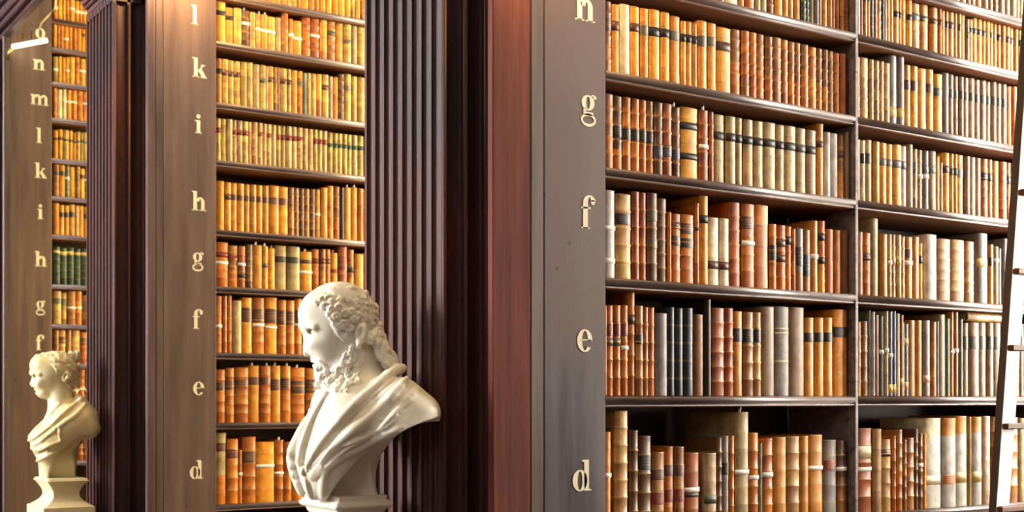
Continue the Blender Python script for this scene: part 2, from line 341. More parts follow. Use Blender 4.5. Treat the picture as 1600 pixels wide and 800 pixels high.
bookcase(2, 'dark wooden bookcase lettered from l down to d, behind the bearded bust', 1.975, 2.055, 2.332, [(2.332, 3.44), (3.458, 4.56)],
         [2.085, 1.834, 1.519, 1.223, .866, .574, .233, -.128, -.548, -1.10], [1.834, 1.223, .574, -.128, -1.1], LET[2], EYE + 2.36)
bookcase(3, 'dark wooden bookcase lettered from o down to f, farthest, behind the beardless bust', 1.970, 2.020, 2.302, [(2.302, 3.42), (3.438, 4.56)],
         [2.75, 2.54, 2.29, 2.03, 1.736, 1.463, 1.185, .824, .537, .25, -.08, -.46, -1.0], [2.03, 1.185, .25, -1.0], LET[3], EYE + 2.95)

bookcase(0, 'dark wooden bookcase at the near side of the alcove, outside the frame', 1.942, 2.120, 2.349, NEAR_X, B1, B1, [], EYE + 1.78)
# entablature that runs along the hall over the pilasters
m = MB()
zz = EYE + 2.56
for e, z0, z1 in ((.0, 0, .035), (.035, .035, .075), (.055, .075, .14), (.085, .14, .18), (.105, .18, .25), (.14, .25, .30), (.19, .30, .37), (.16, .37, .9)):
    m.bbox((1.965 - e, 5.9, zz + z0), (2.02, 12.6, zz + z1), .008)
m.obj('trim_1', M_PIL)['kind'] = 'structure'
for k, y in enumerate((0,)): pass

# ---------------------------------------------------------------- books
SRGB = dict(a=(214, 212, 206), y=(232, 160, 54), Y=(248, 182, 64), o=(216, 130, 44), O=(236, 158, 46), b=(166, 112, 58), B=(118, 82, 54), r=(180, 98, 46), R=(166, 80, 40),
            c=(236, 228, 192), w=(228, 226, 226), k=(188, 166, 116), t=(172, 146, 116), g=(142, 136, 134), n=(46, 52, 66), d=(52, 38, 34), G=(124, 130, 104),
            e=(58, 82, 68), v=(198, 168, 80), p=(206, 166, 134), u=(104, 114, 142), m=(210, 168, 104))
LABC = dict(k=(50, 46, 46), b=(100, 64, 52), g=(96, 98, 82), r=(138, 56, 42), s=(124, 124, 126), u=(62, 72, 92), y=(236, 206, 130), c=(234, 222, 184), e=(48, 82, 66), o=(206, 120, 60), n=(58, 60, 72), p=(222, 184, 150))
GOLD = (222, 180, 96)
def mixc(a, b, t): return tuple(a[i] * (1 - t) + b[i] * t for i in range(3))
def arc(w, out=0.0, n=8, x=1.0):
    b = min(.34 * w, .011); pts = []
    for i in range(n + 1):
        t = -1 + 2 * i / n; s = math.sin(t * pi / 2)
        pts.append((s * (w / 2 * x + (out if abs(t) == 1 else out * abs(s))), b * (1 - math.sqrt(max(0, 1 - s * s * .96))) - out))
    return pts, b
def strip(w, z0, z1, out, segs, n=8):
    """curved shell over the spine between z0 and z1; segs = [(fraction, colour)] up to 1"""
    m = MB(); o, b = arc(w, out, n, .985); inn, _ = arc(w, -.0005, n, .985); zs = [0] + [s[0] for s in segs]
    base = len(m.v)
    for z in zs: m.v += [(p[0], p[1], z0 + (z1 - z0) * z) for p in o]
    k = n + 1
    for i, s in enumerate(segs):
        for j in range(n):
            a = base + i * k + j; c = s[1]
            if len(s) > 2 and not 2 <= j <= n - 3: c = s[2]
            m.face([a, a + 1, a + 1 + k, a + k], c, 0, True)
    q = len(m.v); m.v += [(p[0], p[1], z0) for p in inn] + [(p[0], p[1], z1) for p in inn]; e = base + (len(zs) - 1) * k
    for j in range(n):
        m.face([q + j, q + j + 1, base + j + 1, base + j], segs[0][1]); m.face([e + j, e + j + 1, q + k + j + 1, q + k + j], segs[-1][1])
    m.face([base, e, q + k, q], segs[0][1]) if len(segs) == 1 else None
    return m
def book_parts(w, h, col, ext, rnd):
    dp = min(.27, max(.11, h * .66)) + rnd.uniform(-.008, .008); base = SRGB[col]
    jit = rnd.uniform(.90, 1.07); base = tuple(v * jit for v in base)
    labels, tapes, slip, nb, low = [], [], False, None, None
    for e in ext.split():
        if e[0] in 'LQT' and e[0] == 'L': a, b_ = e[2:].split('-'); labels.append((LABC[e[1]], 1 - float(b_) / 100, 1 - float(a) / 100))
        elif e[0] == 'Q': low = (SRGB.get(e[1], base), 1 - float(e[2:]) / 100)
        elif e[0] == 'T': tapes.append(1 - float(e[1:]) / 100)
        elif e[0] == 'P': slip = True
        elif e[0] == 'n': nb = int(e[1:])
    if nb is None: nb = rnd.choice((4, 5)) if w > .02 and h > .16 else 3
    fine = nb >= 4 and col not in 'wcn' or col == 'e'
    BO = .0014 if (col in 'rRbBe' and nb >= 4) else (.0012 if col in 'om' and nb >= 4 else .0003)
    bands = [(i + 1) / (nb + 1) for i in range(nb)]
    lv = [(0, 0), (.003, .0006)]
    for z in bands: Z = z * h; lv += [(Z - .0042, 0), (Z - .0018, BO), (Z + .0018, BO), (Z + .0042, 0)]
    lv += [(h - .005, 0), (h - .0015, .0008), (h, -.001)]
    if low: lv.append((low[1] * h, 0)); lv.sort()
    def colour(z0, z1):
        zc = (z0 + z1) / 2; c = base
        if low and zc < low[1] * h: c = tuple(v * jit for v in low[0])
        comp = sum(1 for b_ in bands if b_ * h < zc)
        rr = random.Random(int(w * 1e5) + comp * 7 + int(h * 1e4)); q = rr.uniform(.96, 1.03) if col in 'yYcwtkgpO' else rr.uniform(.88, 1.08); c = (c[0] * q, c[1] * q * (1 + (q - 1) * .5), c[2] * q)
        if z1 - z0 < .0045 and .01 < zc < h - .008:
            c = mixc(c, GOLD, .3) if col in 'enrRbB' or (fine and rr.random() < .5) else tuple(v * (.95 if col in 'yYcwtkgpO' else .88) for v in c)
        if zc > h - .006: c = tuple(v * .88 for v in c)
        return lin(tuple(min(250, v) for v in c))
    m = MB(); n = 8; t = .0026
    rings = []
    for z, o in lv:
        a, b = arc(w, o, n); rings.append([(-w / 2, dp, z)] + [(p[0], p[1], z) for p in a] + [(w / 2, dp, z)])
    ia, b = arc(w, 0, n, 1 - 2 * t / w); inner = [(-w / 2 + t, dp)] + [(p[0], p[1] + t) for p in ia] + [(w / 2 - t, dp)]
    k = n + 3
    for r in rings: m.v += r
    for i in range(len(rings) - 1):
        c = colour(lv[i][0], lv[i + 1][0])
        for j in range(k - 1):
            a = i * k + j; m.face([a, a + 1, a + 1 + k, a + k], c, 0, 1 <= j <= n)
    q = len(m.v); m.v += [(p[0], p[1], 0) for p in inner] + [(p[0], p[1], h - .001) for p in inner]; e = (len(rings) - 1) * k; c = colour(h - .02, h - .01)
    for j in range(k - 1):
        m.face([q + j + 1, q + j, q + k + j, q + k + j + 1], c); m.face([e + j, e + j + 1, q + k + j + 1, q + k + j], c); m.face([j + 1, j, q + j, q + j + 1], c)
    m.face([0, e, q + k, q], c); m.face([k - 1, q + k - 1, q + 2 * k - 1, e + k - 1], c)
    out = [('cover', m, 0)]
    pg = MB(); pt = h - .004 - .02 * h * rnd.random() * .4
    pg.box((-w / 2 + t + .0002, b + t + .001, .003), (w / 2 - t - .0002, dp - .003, pt)); out.append(('page_block', pg, 1))
    for c, z0, z1 in labels:
        q = rnd.uniform(.9, 1.05); c2 = lin(tuple(v * q for v in c)); g = lin(mixc(c, GOLD, .26)); H = (z1 - z0) * h
        if H > .03 and sum(c) < 420 and w > .02:
            e_ = min(.12, .0022 / H); sg = [(e_, g), (.30, c2), (.38, g, c2), (.48, c2), (.58, g, c2), (.68, c2), (.76, g, c2), (1 - e_, c2), (1, g)]
        else: sg = [(1, c2)]
        out.append(('title_label', strip(w, z0 * h, z1 * h, .0011, sg), 0))
    for z in tapes: hh = .0065 + .0015 * rnd.random(); out.append(('paper_band', strip(w, z * h - hh, z * h + hh, .0026, [(1, (1, 1, 1))]), 2))
    if slip:
        s = MB(); sw = min(w * .5, .012); x0 = rnd.uniform(-.3, .1) * w
        s.v += [(x0, .03, h - .03), (x0 + sw, .03, h - .03), (x0 + sw * .9, .016, h + .012), (x0 + sw * .4, .012, h + .018), (x0, .018, h + .011)]
        s.v += [(p[0], p[1] + .0006, p[2]) for p in s.v]; s.face([0, 1, 2, 3, 4]); s.face([9, 8, 7, 6, 5])
        for i in range(5): s.face([i, i + 5, (i + 1) % 5 + 5, (i + 1) % 5])
        out.append(('paper_slip', s, 2))
    return out
ROWS = {
 'L0': (1, 1.285, [
  (2.7456,0.0255,0.1000,'b','Lk20-30',''),
  (2.7718,0.0306,0.1000,'y','Lk20-30',''),
  (2.8031,0.0280,0.1000,'o','Lk20-30',''),
  (2.8318,0.0318,0.1000,'b','Lk20-30',''),
  (2.8657,0.0631,0.1000,'c','',''),
  (2.9302,0.0276,0.1000,'y','',''),
  (2.9593,0.0425,0.1000,'o','',''),
  (3.0033,0.0244,0.1000,'k','',''),
  (3.0291,0.0306,0.1000,'k','',''),
  (3.0612,0.0316,0.1016,'b','',''),
  (3.0943,0.0387,0.1030,'O','Lg25-35',''),
  (3.1345,0.0253,0.1010,'y','',''),
  (3.1613,0.0255,0.1031,'y','',''),
  (3.1884,0.0295,0.1057,'y','',''),
  (3.2194,0.0219,0.1051,'e','n6',''),
  (3.2429,0.0221,0.1094,'e','n6',''),
  (3.2666,0.0182,0.1078,'k','',''),
  (3.2864,0.0183,0.1058,'g','',''),
  (3.3063,0.0200,0.1096,'b','',''),
  (3.3279,0.0225,0.1081,'Y','',''),
  (3.3520,0.0211,0.1095,'y','',''),
  (3.3747,0.0187,0.1105,'o','',''),
  (3.3951,0.0188,0.1113,'b','',''),
  (3.4155,0.0230,0.1125,'o','',''),
  (3.4402,0.0193,0.1137,'b','',''),
 ]),
 'L1': (1, 0.993, [
  (2.3604,0.0334,0.2164,'b','Lb24-42 Qo60','brown book with brown label, first from the letters on shelf h, nearest bookcase'),
  (2.3944,0.0306,0.2124,'y','Lb24-38','slim yellow-tan book with brown label, second from the letters on shelf h, nearest bookcase'),
  (2.4263,0.0398,0.2188,'c','n0','cream book, third from the letters on shelf h, nearest bookcase'),
  (2.4673,0.0377,0.2193,'y','Lb24-36','yellow-tan book with brown label, fourth from the letters on shelf h, nearest bookcase'),
  (2.5063,0.0323,0.2187,'y','Lg24-38','yellow-tan book with grey-green label, fifth from the letters on shelf h, nearest bookcase'),
  (2.5399,0.0457,0.2217,'Y','Lk25-38','bright yellow book with black label, sixth from the letters on shelf h, nearest bookcase'),
  (2.5869,0.0370,0.2200,'Y','Lk24-36','bright yellow book with black label, seventh from the letters on shelf h, nearest bookcase'),
  (2.6253,0.0462,0.2162,'y','Lg22-36','yellow-tan book with grey-green label, eighth from the letters on shelf h, nearest bookcase'),
  (2.6728,0.0216,0.2069,'y','Lk20-32','slim yellow-tan book with black label, ninth from the letters on shelf h, nearest bookcase'),
  (2.6957,0.0245,0.2094,'y','Lk20-32','slim yellow-tan book with black label, tenth from the letters on shelf h, nearest bookcase'),
  (2.7216,0.0205,0.2073,'y','Lk20-32','slim yellow-tan book with black label, eleventh from the letters on shelf h, nearest bookcase'),
  (2.7435,0.0394,0.2202,'y','Lg22-38','yellow-tan book with grey-green label, twelfth from the letters on shelf h, nearest bookcase'),
  (2.7843,0.0398,0.2193,'y','Lg20-34','yellow-tan book with grey-green label, thirteenth from the letters on shelf h, nearest bookcase'),
  (2.8255,0.0645,0.2142,'Y','Lb22-36','thick bright yellow book with brown label, fourteenth from the letters on shelf h, nearest bookcase'),
  (2.8914,0.0446,0.2182,'b','Qo50 n5','brown book, fifteenth from the letters on shelf h, nearest bookcase'),
  (2.9375,0.0349,0.2196,'o','Qb70 n5','orange-tan book, sixteenth from the letters on shelf h, nearest bookcase'),
  (2.9739,0.0316,0.2195,'o','n5','slim orange-tan book, seventeenth from the letters on shelf h, nearest bookcase'),
  (3.0069,0.0393,0.2201,'b','Qo55 n5','brown book, eighteenth from the letters on shelf h, nearest bookcase'),
  (3.0478,0.0322,0.2181,'b','Qo60 n5','brown book, nineteenth from the letters on shelf h, nearest bookcase'),
  (3.0815,0.0401,0.2204,'b','n5','brown book, twentieth from the letters on shelf h, nearest bookcase'),
  (3.1231,0.0352,0.2202,'o','n5','orange-tan book, twenty-first from the letters on shelf h, nearest bookcase'),
  (3.1598,0.0270,0.2183,'b','Qo50 n5','slim brown book, twenty-second from the letters on shelf h, nearest bookcase'),
  (3.1884,0.0311,0.2204,'b','Qo60 n5','slim brown book, twenty-third from the letters on shelf h, nearest bookcase'),
  (3.2210,0.0345,0.2187,'b','Qo40 n5','brown book, twenty-fourth from the letters on shelf h, nearest bookcase'),
  (3.2571,0.0372,0.2163,'o','Qy50 n5','orange-tan book, twenty-fifth from the letters on shelf h, nearest bookcase'),
  (3.2959,0.0304,0.2180,'b','Qy55 n5','slim brown book, twenty-sixth from the letters on shelf h, nearest bookcase'),
  (3.3279,0.0225,0.2179,'b','Qy60 n5','slim brown book, twenty-seventh from the letters on shelf h, nearest bookcase'),
  (3.3520,0.0292,0.2166,'b','n5','slim brown book, twenty-eighth from the letters on shelf h, nearest bookcase'),
  (3.3828,0.0286,0.2146,'o','n5','slim orange-tan book, twenty-ninth from the letters on shelf h, nearest bookcase'),
  (3.4131,0.0305,0.2165,'o','n0','slim orange-tan book, thirtieth from the letters on shelf h, nearest bookcase'),
 ]),
 'L2': (1, 0.699, [
  (2.3604,0.0396,0.2283,'b','Qo55 n4','brown book, first from the letters on shelf g, nearest bookcase'),
  (2.4013,0.0351,0.2272,'B','Lk40-56 Qo72 n4','dark brown book with black label, second from the letters on shelf g, nearest bookcase'),
  (2.4376,0.0335,0.2285,'o','Lk42-58 n4','orange-tan book with black label, third from the letters on shelf g, nearest bookcase'),
  (2.4724,0.0326,0.2281,'o','Lk42-58 n4','orange-tan book with black label, fourth from the letters on shelf g, nearest bookcase'),
  (2.5063,0.0277,0.2284,'o','Lk42-58 n4','slim orange-tan book with black label, fifth from the letters on shelf g, nearest bookcase'),
  (2.5354,0.0260,0.2286,'b','Lk42-58 Qo60 n4','slim brown book with black label, sixth from the letters on shelf g, nearest bookcase'),
  (2.5627,0.0348,0.2278,'B','Lu58-75 n4','dark brown book with blue label, seventh from the letters on shelf g, nearest bookcase'),
  (2.5988,0.0365,0.2286,'r','Lu57-73 n4','red-brown book with blue label, eighth from the letters on shelf g, nearest bookcase'),
  (2.6366,0.0335,0.2232,'B','Lu57-74 n4 P','dark brown book with blue label, ninth from the letters on shelf g, nearest bookcase'),
  (2.6714,0.0762,0.2284,'Y','Lk21-31 Lk64-73','thick bright yellow book with black label, tenth from the letters on shelf g, nearest bookcase'),
  (2.7490,0.0394,0.2278,'r','T52 n4 P','red-brown book with white paper band, eleventh from the letters on shelf g, nearest bookcase'),
  (2.7898,0.0202,0.2267,'r','n4','slim red-brown book, twelfth from the letters on shelf g, nearest bookcase'),
  (2.8115,0.0550,0.2228,'k','Lk25-37 n5','thick khaki book with black label, thirteenth from the letters on shelf g, nearest bookcase'),
  (2.8679,0.0422,0.2228,'k','Lk25-37 n5','khaki book with black label, fourteenth from the letters on shelf g, nearest bookcase'),
  (2.9115,0.0340,0.2235,'k','Lk25-37 n5','khaki book with black label, fifteenth from the letters on shelf g, nearest bookcase'),
  (2.9469,0.0453,0.2228,'k','Lk25-37 n5 Qm50','khaki book with black label, sixteenth from the letters on shelf g, nearest bookcase'),
  (2.9937,0.0429,0.2226,'k','Lk25-37 n5','khaki book with black label, seventeenth from the letters on shelf g, nearest bookcase'),
  (3.0381,0.0577,0.2247,'k','Lk25-37 n5','thick khaki book with black label, eighteenth from the letters on shelf g, nearest bookcase'),
  (3.0973,0.0395,0.2228,'k','Lk25-37 n5','khaki book with black label, nineteenth from the letters on shelf g, nearest bookcase'),
  (3.1384,0.0562,0.2250,'k','Lk25-37 n5','thick khaki book with black label, twentieth from the letters on shelf g, nearest bookcase'),
  (3.1961,0.0492,0.2244,'k','Lg25-37 n5','khaki book with grey-green label, twenty-first from the letters on shelf g, nearest bookcase'),
  (3.2469,0.0498,0.2239,'t','Lk25-37 n5','taupe book with black label, twenty-second from the letters on shelf g, nearest bookcase'),
  (3.2983,0.0344,0.2524,'O','Lb24-33','orange book with brown label, twenty-third from the letters on shelf g, nearest bookcase'),
  (3.3351,0.0323,0.2273,'w','n0','white book, twenty-fourth from the letters on shelf g, nearest bookcase'),
  (3.3690,0.0342,0.2258,'w','n0','white book, twenty-fifth from the letters on shelf g, nearest bookcase'),
  (3.4049,0.0296,0.2247,'b','Lb25-36 Qy60','slim brown book with brown label, twenty-sixth from the letters on shelf g, nearest bookcase'),
  (3.4361,0.0190,0.2373,'t','n0',''),
 ]),
 'L3': (1, 0.365, [
  (2.3604,0.0459,0.2688,'w','n0 T43 T80','white book with white paper band, first from the letters on shelf f, nearest bookcase'),
  (2.4088,0.0618,0.2622,'m','Lk23-36 n4','thick light tan book with black label, second from the letters on shelf f, nearest bookcase'),
  (2.4731,0.0300,0.2750,'r','n4','slim red-brown book, third from the letters on shelf f, nearest bookcase'),
  (2.5044,0.0290,0.2743,'r','Qo50 n4','slim red-brown book, fourth from the letters on shelf f, nearest bookcase'),
  (2.5347,0.0404,0.2761,'B','Lg20-32 Lg52-63 n4','dark brown book with grey-green label, fifth from the letters on shelf f, nearest bookcase'),
  (2.5764,0.0396,0.2623,'B','n5','dark brown book, sixth from the letters on shelf f, nearest bookcase'),
  (2.6173,0.0126,0.2218,'o','',''),
  (2.6312,0.0435,0.2192,'o','Lb12-22 Lk32-46 n4','orange-tan book with brown label, eighth from the letters on shelf f, nearest bookcase'),
  (2.6761,0.0557,0.2198,'o','Lb12-28 Lk34-48 n4','thick orange-tan book with brown label, ninth from the letters on shelf f, nearest bookcase'),
  (2.7332,0.0179,0.2609,'o','Lk30-34','slim orange-tan book with black label, tenth from the letters on shelf f, nearest bookcase'),
  (2.7524,0.0367,0.2865,'O','Lk22-31','orange book with black label, eleventh from the letters on shelf f, nearest bookcase'),
  (2.7905,0.0505,0.2206,'c','Lb64-76 n4','cream book with brown label, twelfth from the letters on shelf f, nearest bookcase'),
  (2.8424,0.0412,0.2208,'c','Lb64-76 n4','cream book with brown label, thirteenth from the letters on shelf f, nearest bookcase'),
  (2.8857,0.0503,0.2781,'r','n5 X-5','red-brown book, fourteenth from the letters on shelf f, nearest bookcase'),
  (2.9382,0.0569,0.2767,'o','Lb15-30 T47 n4','thick orange-tan book with white paper band, fifteenth from the letters on shelf f, nearest bookcase'),
  (2.9966,0.0706,0.2796,'o','n3','thick orange-tan book, sixteenth from the letters on shelf f, nearest bookcase'),
  (3.0687,0.0324,0.2197,'o','Lk32-55 n4','orange-tan book with black label, seventeenth from the letters on shelf f, nearest bookcase'),
  (3.1026,0.0403,0.2188,'r','Lb22-34 Lb46-57 n4 Qo60','red-brown book with brown label, eighteenth from the letters on shelf f, nearest bookcase'),
  (3.1445,0.0292,0.2173,'o','Lk15-28 n4','slim orange-tan book with black label, nineteenth from the letters on shelf f, nearest bookcase'),
  (3.1752,0.0124,0.2108,'o','',''),
  (3.1891,0.0389,0.2139,'g','Ln30-60 Qb70 n0','grey book with dark label, twenty-first from the letters on shelf f, nearest bookcase'),
  (3.2296,0.0377,0.2131,'b','Ln40-75 n0','brown book with dark label, twenty-second from the letters on shelf f, nearest bookcase'),
  (3.2689,0.0357,0.2474,'y','T50','yellow-tan book with white paper band, twenty-third from the letters on shelf f, nearest bookcase'),
  (3.3063,0.0305,0.2491,'o','Lk18-28 Lk50-60 Qy60','slim orange-tan book with black label, twenty-fourth from the letters on shelf f, nearest bookcase'),
  (3.3383,0.0388,0.2230,'o','n0','orange-tan book, twenty-fifth from the letters on shelf f, nearest bookcase'),
  (3.3788,0.0392,0.2227,'o','n0','orange-tan book, twenty-sixth from the letters on shelf f, nearest bookcase'),
  (3.4196,0.0399,0.2257,'b','n0','brown book, twenty-seventh from the letters on shelf f, nearest bookcase'),
 ]),
 'L4': (1, 0.006, [
  (2.3628,0.0080,0.2751,'o','',''),
  (2.3721,0.0292,0.2774,'o','Lr20-34 Lg36-45 n4','slim orange-tan book with red label, second from the letters on shelf e, nearest bookcase'),
  (2.4025,0.0288,0.2786,'o','Lr20-34 Lg36-45 n4','slim orange-tan book with red label, third from the letters on shelf e, nearest bookcase'),
  (2.4326,0.0253,0.2798,'o','Lr20-34 T47 n4','slim orange-tan book with white paper band, fourth from the letters on shelf e, nearest bookcase'),
  (2.4591,0.0267,0.3210,'o','Lb22-31 n4','slim orange-tan book with brown label, fifth from the letters on shelf e, nearest bookcase'),
  (2.4871,0.0289,0.2806,'b','Lk32-43 n4','slim brown book with black label, sixth from the letters on shelf e, nearest bookcase'),
  (2.5173,0.0207,0.2777,'b','n4','slim brown book, seventh from the letters on shelf e, nearest bookcase'),
  (2.5392,0.0260,0.2777,'o','n4','slim orange-tan book, eighth from the letters on shelf e, nearest bookcase'),
  (2.5666,0.0494,0.2607,'g','n0','grey book, ninth from the letters on shelf e, nearest bookcase'),
  (2.6173,0.0300,0.2810,'n','n4','slim navy book, tenth from the letters on shelf e, nearest bookcase'),
  (2.6486,0.0343,0.2798,'n','n4','navy book, eleventh from the letters on shelf e, nearest bookcase'),
  (2.6842,0.0408,0.2813,'n','n4','navy book, twelfth from the letters on shelf e, nearest bookcase'),
  (2.7264,0.0468,0.2626,'b','n0','brown book, thirteenth from the letters on shelf e, nearest bookcase'),
  (2.7745,0.0264,0.3131,'d','n0','slim blackish book, fourteenth from the letters on shelf e, nearest bookcase'),
  (2.8024,0.0570,0.2864,'r','n5','thick red-brown book, fifteenth from the letters on shelf e, nearest bookcase'),
  (2.8608,0.0399,0.2884,'R','n5','deep red book, sixteenth from the letters on shelf e, nearest bookcase'),
  (2.9022,0.0426,0.2796,'y','Lk20-36 n4','yellow-tan book with black label, seventeenth from the letters on shelf e, nearest bookcase'),
  (2.9462,0.0468,0.2787,'b','Lk20-36 n4','brown book with black label, eighteenth from the letters on shelf e, nearest bookcase'),
  (2.9944,0.0340,0.2792,'m','Lk20-36 n4','light tan book with black label, nineteenth from the letters on shelf e, nearest bookcase'),
  (3.0299,0.0629,0.3010,'t','n0','thick taupe book, twentieth from the letters on shelf e, nearest bookcase'),
  (3.0950,0.0686,0.3037,'g','Lc24-26 Lc29-31 Lc60-63 n0','thick grey book with cream label, twenty-first from the letters on shelf e, nearest bookcase'),
  (3.1660,0.0715,0.3040,'t','n0','thick taupe book, twenty-second from the letters on shelf e, nearest bookcase'),
  (3.2398,0.0466,0.2707,'O','Lk19-31 n4','orange book with black label, twenty-third from the letters on shelf e, nearest bookcase'),
  (3.2880,0.0431,0.2723,'O','Lk19-31 n4','orange book with black label, twenty-fourth from the letters on shelf e, nearest bookcase'),
  (3.3327,0.0428,0.2739,'O','Lk19-31 n4','orange book with black label, twenty-fifth from the letters on shelf e, nearest bookcase'),
  (3.3772,0.0747,0.3041,'O','Lk20-32 n3','thick orange book with black label, twenty-sixth from the letters on shelf e, nearest bookcase'),
 ]),
 'L5': (1, -0.412, [
  (2.3604,0.0297,0.3088,'y','T43 n5','slim yellow-tan book with white paper band, first from the letters on shelf d, nearest bookcase'),
  (2.4050,0.0516,0.3727,'m','n6','light tan book, second from the letters on shelf d, nearest bookcase'),
  (2.4616,0.0357,0.3121,'B','n4','dark brown book, third from the letters on shelf d, nearest bookcase'),
  (2.4986,0.0517,0.2941,'B','Lk20-36 n4','dark brown book with black label, fourth from the letters on shelf d, nearest bookcase'),
  (2.5516,0.0525,0.2430,'b','Lb22-36 Lr52-68 n3','brown book with brown label, fifth from the letters on shelf d, nearest bookcase'),
  (2.6054,0.0405,0.2586,'o','Lb22-36 Lr52-68 n3','orange-tan book with brown label, sixth from the letters on shelf d, nearest bookcase'),
  (2.6473,0.0424,0.2576,'b','Lb22-36 Lr52-68 n3','brown book with brown label, seventh from the letters on shelf d, nearest bookcase'),
  (2.6910,0.0621,0.2370,'r','T50 Lk55-60 n3','thick red-brown book with white paper band, eighth from the letters on shelf d, nearest bookcase'),
  (2.7732,0.0530,0.2341,'t','Lg58-70 n4','taupe book with grey-green label, ninth from the letters on shelf d, nearest bookcase'),
  (2.8276,0.0226,0.2836,'B','n5','slim dark brown book, tenth from the letters on shelf d, nearest bookcase'),
  (2.8516,0.0306,0.2883,'g','Lk30-44 n5','slim grey book with black label, eleventh from the letters on shelf d, nearest bookcase'),
  (2.8836,0.0236,0.2878,'o','n4','slim orange-tan book, twelfth from the letters on shelf d, nearest bookcase'),
  (2.9093,0.0616,0.3661,'k','T54 n5 P','thick khaki book with white paper band, thirteenth from the letters on shelf d, nearest bookcase'),
  (2.9724,0.0427,0.2968,'o','T50 n4','orange-tan book with white paper band, fourteenth from the letters on shelf d, nearest bookcase'),
  (3.0165,0.0185,0.2616,'G','n0',''),
  (3.0366,0.0494,0.2770,'r','T44 n4 Qo60','red-brown book with white paper band, sixteenth from the letters on shelf d, nearest bookcase'),
  (3.0875,0.0608,0.2803,'y','n4','thick yellow-tan book, seventeenth from the letters on shelf d, nearest bookcase'),
  (3.1498,0.0587,0.2814,'m','n4','thick light tan book, eighteenth from the letters on shelf d, nearest bookcase'),
  (3.2101,0.0423,0.2822,'y','n4','yellow-tan book, nineteenth from the letters on shelf d, nearest bookcase'),
  (3.2539,0.0723,0.2850,'y','T40 n4','thick yellow-tan book with white paper band, twentieth from the letters on shelf d, nearest bookcase'),
  (3.3287,0.0648,0.2661,'g','Lr26-40 n4','thick grey book with red label, twenty-first from the letters on shelf d, nearest bookcase'),
  (3.3959,0.0510,0.2638,'B','T38 n4 Qb50','dark brown book with white paper band, twenty-second from the letters on shelf d, nearest bookcase'),
 ]),
 'R0': (1, 1.500, [
  (3.5178,0.0254,0.1000,'b','',''),
  (3.5438,0.0238,0.1000,'b','',''),
  (3.5682,0.0282,0.1000,'y','',''),
  (3.5970,0.0247,0.1000,'k','',''),
  (3.6223,0.0237,0.1000,'b','',''),
  (3.6466,0.0287,0.1000,'y','',''),
  (3.6759,0.0382,0.1000,'b','',''),
  (3.7147,0.0367,0.1000,'y','',''),
  (3.7520,0.0364,0.1000,'k','',''),
  (3.7891,0.0266,0.1000,'b','',''),
  (3.8163,0.0331,0.1000,'y','',''),
  (3.8500,0.0282,0.1000,'y','',''),
  (3.8789,0.0271,0.1000,'b','',''),
  (3.9067,0.0254,0.1000,'b','',''),
  (3.9327,0.0281,0.1000,'k','',''),
  (3.9615,0.0409,0.1000,'b','',''),
  (4.0031,0.0393,0.1000,'y','',''),
  (4.0431,0.0397,0.1000,'k','',''),
  (4.0834,0.0401,0.1000,'b','',''),
  (4.1242,0.0288,0.1000,'b','',''),
  (4.1536,0.0310,0.1000,'o','',''),
  (4.1853,0.0375,0.1028,'y','',''),
  (4.2250,0.0315,0.1000,'k','',''),
  (4.2572,0.0339,0.1000,'b','',''),
  (4.2918,0.0349,0.1000,'b','',''),
  (4.3274,0.0381,0.1062,'t','',''),
  (4.3662,0.0340,0.1072,'t','',''),
  (4.4010,0.0380,0.1125,'k','',''),
  (4.4397,0.0235,0.1182,'t','',''),
  (4.4640,0.0303,0.1175,'k','',''),
  (4.4950,0.0395,0.1239,'b','',''),
  (4.5353,0.0338,0.1289,'b','',''),
 ]),
 'R1': (1, 1.285, [
  (3.5060,0.0165,0.1770,'w','',''),
  (3.5237,0.0154,0.1770,'o','',''),
  (3.5403,0.0160,0.1770,'o','Le15-25',''),
  (3.5575,0.0155,0.1770,'y','Le15-25',''),
  (3.5742,0.0180,0.1770,'e','',''),
  (3.5934,0.0169,0.1770,'b','',''),
  (3.6115,0.0260,0.1770,'b','Qo50',''),
  (3.6387,0.0122,0.1770,'e','',''),
  (3.6521,0.0134,0.1770,'t','',''),
  (3.6667,0.0166,0.1770,'Y','',''),
  (3.6845,0.0179,0.1770,'Y','',''),
  (3.7036,0.0260,0.1770,'Y','Lk30-42',''),
  (3.7309,0.0143,0.1770,'Y','Lk30-42',''),
  (3.7464,0.0269,0.1770,'y','',''),
  (3.7746,0.0277,0.1770,'Y','Lk30-42',''),
  (3.8036,0.0471,0.1730,'m','Ls22-36','light tan book with slate label, sixteenth beyond the upright, level with i, nearest bookcase'),
  (3.8519,0.0489,0.1770,'O','Lg24-36','orange book with grey-green label, seventeenth beyond the upright, level with i, nearest bookcase'),
  (3.9119,0.0444,0.1770,'y','Lb24-36','yellow-tan book with brown label, eighteenth beyond the upright, level with i, nearest bookcase'),
  (3.9576,0.0118,0.1770,'y','Lb24-36',''),
  (3.9707,0.0231,0.1728,'Y','',''),
  (3.9951,0.0226,0.1762,'y','Lb22-36',''),
  (4.0190,0.0334,0.1770,'Y','Lb22-36',''),
  (4.0538,0.0155,0.1770,'y','',''),
  (4.0706,0.0203,0.1770,'Y','Lb22-36',''),
  (4.0922,0.0258,0.1770,'y','',''),
  (4.1194,0.0178,0.1659,'t','Lg30-45',''),
  (4.1385,0.0227,0.1683,'y','Lk20-30',''),
  (4.1626,0.0262,0.1770,'Y','Lg22-34',''),
  (4.1902,0.0299,0.1770,'Y','Lg22-34',''),
  (4.2215,0.0196,0.1770,'Y','Lg22-34',''),
  (4.2425,0.0232,0.1770,'Y','',''),
  (4.2671,0.0233,0.1770,'y','Lg22-34',''),
  (4.2918,0.0220,0.1770,'Y','',''),
